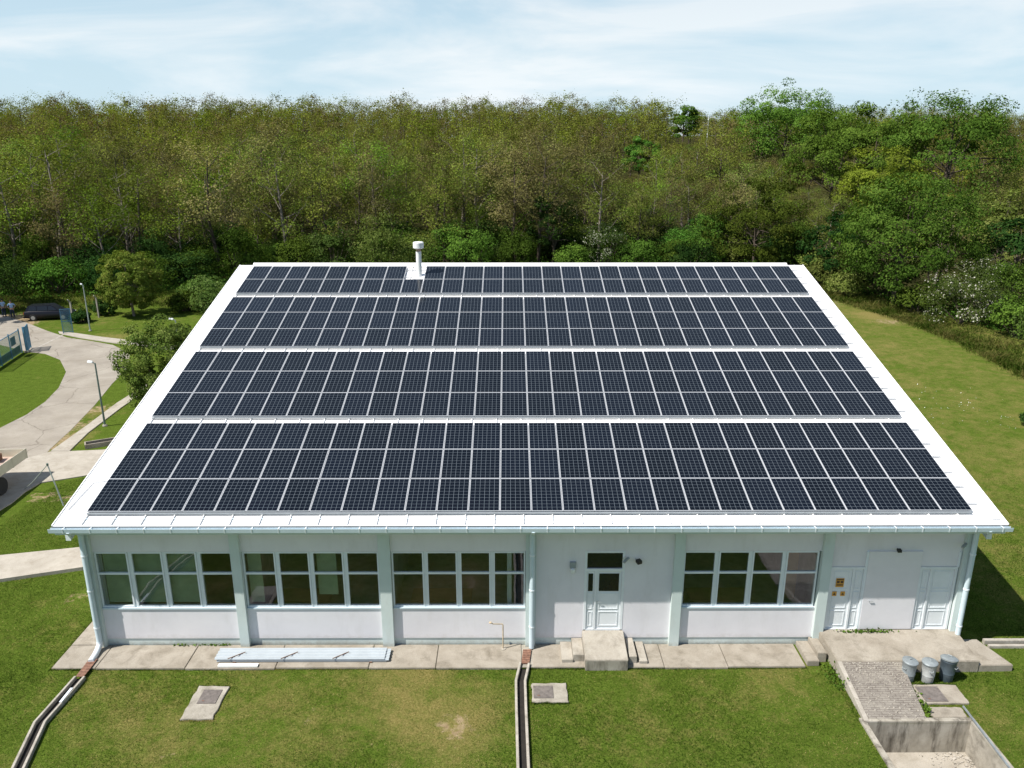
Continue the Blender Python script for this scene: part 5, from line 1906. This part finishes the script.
bad = inside(x, y, 23.93, 27.42, -9, -3.4) | inside(x, y, 24.0, 26.15, -3.7, 1) | inside(x, y, 23.3, 29.9, -1.26, 1) | inside(x, y, 15.2, 18.1, -1.12, 0.3)
bad |= inside(x, y, 3.72, 4.64, -3.38, -1.92) | inside(x, y, 14.24, 15.31, -2.66, -1.82) | inside(x, y, 26.2, 27.64, -2.78, -1.94) | inside(x, y, 26.24, 27.24, -3.38, -2.97)
bad |= inside(x, y, 29.8, 36, 0, .36) | inside(x, y, -1.46, 23.3, -1.05, 0.3) | inside(x, y, -1.46, 0, -1.05, 3.62)
for path in ([(-0.26, -0.5), (-0.29, -2.2), (-0.36, -3.55), (0.04, -5.2), (0.60, -7.4)], [(14.15, -0.5), (13.88, -1.75), (13.88, -3.0), (13.90, -5.4), (13.93, -8.0)]):
    pa = np.array(path)[::-1]
    xc = np.interp(y, pa[:, 1], pa[:, 0])
    bad |= (np.abs(x - xc) < .20) & (y < -.5)
# left paths
bad |= (x < -0.4) & (y > np.interp(x, [-16, -6.45, -3.72, -0.5], [0.8, 4.36, 5.2, 6.1])) & (y < np.interp(x, [-16, -7.63, -4.66, -.5], [4.6, 6.24, 6.91, 7.6]))
bad |= (x < -6.9) & (y > 9) & (y > np.interp(x, [-10.5, -10.4, -8.5, -7.3], [9, 12.7, 14.4, 15.3]))
bad |= inside(x, y, -0.4, 29.1, 0.0, 40)
for px, py, r in [(-2.75, 3.5, .35), (-2.3, 4.7, .3), (11.9, -3.7, .4), (30.6, -3.8, .5), (-7.4, 12.2, .7), (-9.5, 12.2, .5)]:
    bad |= ((x - px) ** 2 + (y - py) ** 2 < r * r) & (gl.uniform(size=len(x)) < .8)
# ragged grass creeping over the slab edges, covers and drain kerbs
ex = [gl.uniform(-1.5, 23.3, 15000), gl.uniform(3.66, 4.70, 900), gl.uniform(3.66, 4.70, 900), gl.uniform(14.2, 15.36, 900), gl.uniform(23.9, 24.2, 1500), gl.uniform(26.15, 27.7, 1500), np.full(1500, -1.47) + gl.normal(size=1500) * .04]
ey = [-1.055 + np.abs(gl.normal(size=15000)) * .045 * (1 + np.sin(ex[0] * 3.1) * .8), -3.40 + gl.normal(size=900) * .03, -1.90 + gl.normal(size=900) * .03, -2.68 + gl.normal(size=900) * .03, gl.uniform(-3.6, -1.2, 1500), -1.90 + gl.normal(size=1500) * .04, gl.uniform(-1.1, 3.6, 1500)]
x, y = np.concatenate([x[~bad]] + ex), np.concatenate([y[~bad]] + ey)


def vnoise(x, y, cell, seed):
    g = np.random.default_rng(seed)
    n = 128
    T = g.uniform(-1, 1, (n, n))
    u, v = x / cell + 50.3, y / cell + 41.7
    i, j = np.floor(u).astype(int), np.floor(v).astype(int)
    a, b = sstep(u - i), sstep(v - j)
    t = lambda p, q: T[p % n, q % n]
    return (t(i, j) * (1 - a) + t(i + 1, j) * a) * (1 - b) + (t(i, j + 1) * (1 - a) + t(i + 1, j + 1) * a) * b


patch = np.sin(x * 1.1 + 1.7 * np.sin(y * .9)) * np.cos(y * 1.3 + .6 * np.sin(x * .7)) + .7 * np.sin(x * .53 + 2 * np.sin(y * .7 + 1)) * np.cos(y * .8 - x * .31)
for px, py, r, a in [(3.2, -4.4, 1.6, 1.4), (11.8, -3.9, 1.0, 2.3), (12.6, -2.6, .8, 1.6), (9.9, -3.3, .9, 1.7), (10.6, -1.5, .9, 1.2), (6.0, -2.6, 1.7, 1.2), (20.8, -2.0, 1.4, .9), (9.5, -1.8, 1.5, 1), (22.3, -1.2, .8, 1.2), (28.5, -3.5, 1, 1)]:
    patch = patch + a * np.exp(-((x - px) ** 2 + (y - py) ** 2) / (2 * r * r))
mott = vnoise(x, y, .9, 1) * .9 + vnoise(x, y, .38, 2) * .9 + vnoise(x, y, .16, 3) * .7 + vnoise(x, y, 2.6, 4) * .6
hgt = np.clip(.045 - .012 * patch, .02, .07)
Q = blades_at(x, y, hgt, .020, gl)
lush = .10 * sstep((x - 14.2) / 2)
tint = np.clip(.345 - lush * .6 + .12 * patch + .18 * mott + gl.normal(size=len(x)) * .22, 0, 1)
tag(link('grass', quads_mesh('grass', Q, tint, ['blade'])), 'short green lawn grass around the hall', 'grass', kind='stuff')

# white daisies in the right lawn, weeds by the platform
gd = np.random.default_rng(61)
cx = np.array([[43.2, 23.4], [44.6, 25.2], [42.4, 26.0], [45.2, 22.6], [41.3, 24.1], [39.2, 30.0], [43.5, 28.6], [31.8, -2.2], [31.2, -2.9]])
k = gd.integers(0, len(cx), 110)
p = cx[k] + gd.normal(size=(110, 2)) * np.where(k[:, None] > 6, .35, 1.3)
P = np.stack([p[:, 0], p[:, 1], np.full(110, .07)], -1)
me = quads_mesh('daisies', leaf_quads(P, .05, gd, flat=4, aspect=1.0), np.ones(110), ['petal'])
tag(link('daisies', me), 'white daisies dotted over the lawn', 'flowers', kind='stuff')
P = np.concatenate([np.stack([gd.normal(25.6, .45, 160), np.full(160, .10) - np.abs(gd.normal(size=160)) * .05, .62 + np.abs(gd.normal(size=160)) * .05], -1),
                    np.stack([gd.normal(23.95, .14, 160), gd.uniform(-2.2, -0.95, 160), .03 + np.abs(gd.normal(size=160)) * .14], -1),
                    np.stack([gd.normal(26.15, .08, 120), gd.uniform(-3.4, -1.7, 120), .05 + np.abs(gd.normal(size=120)) * .06], -1),
                    np.stack([gd.uniform(2, 4, 60), gd.normal(.16, .02, 60), .09 + np.abs(gd.normal(size=60)) * .03], -1)])
tag(link('weeds', quads_mesh('weeds', leaf_quads(P, .10, gd), gd.uniform(.2, .9, len(P)), ['leaf_green'])), 'small green weeds growing in the joints of the platform and ramp', 'weeds', kind='stuff')
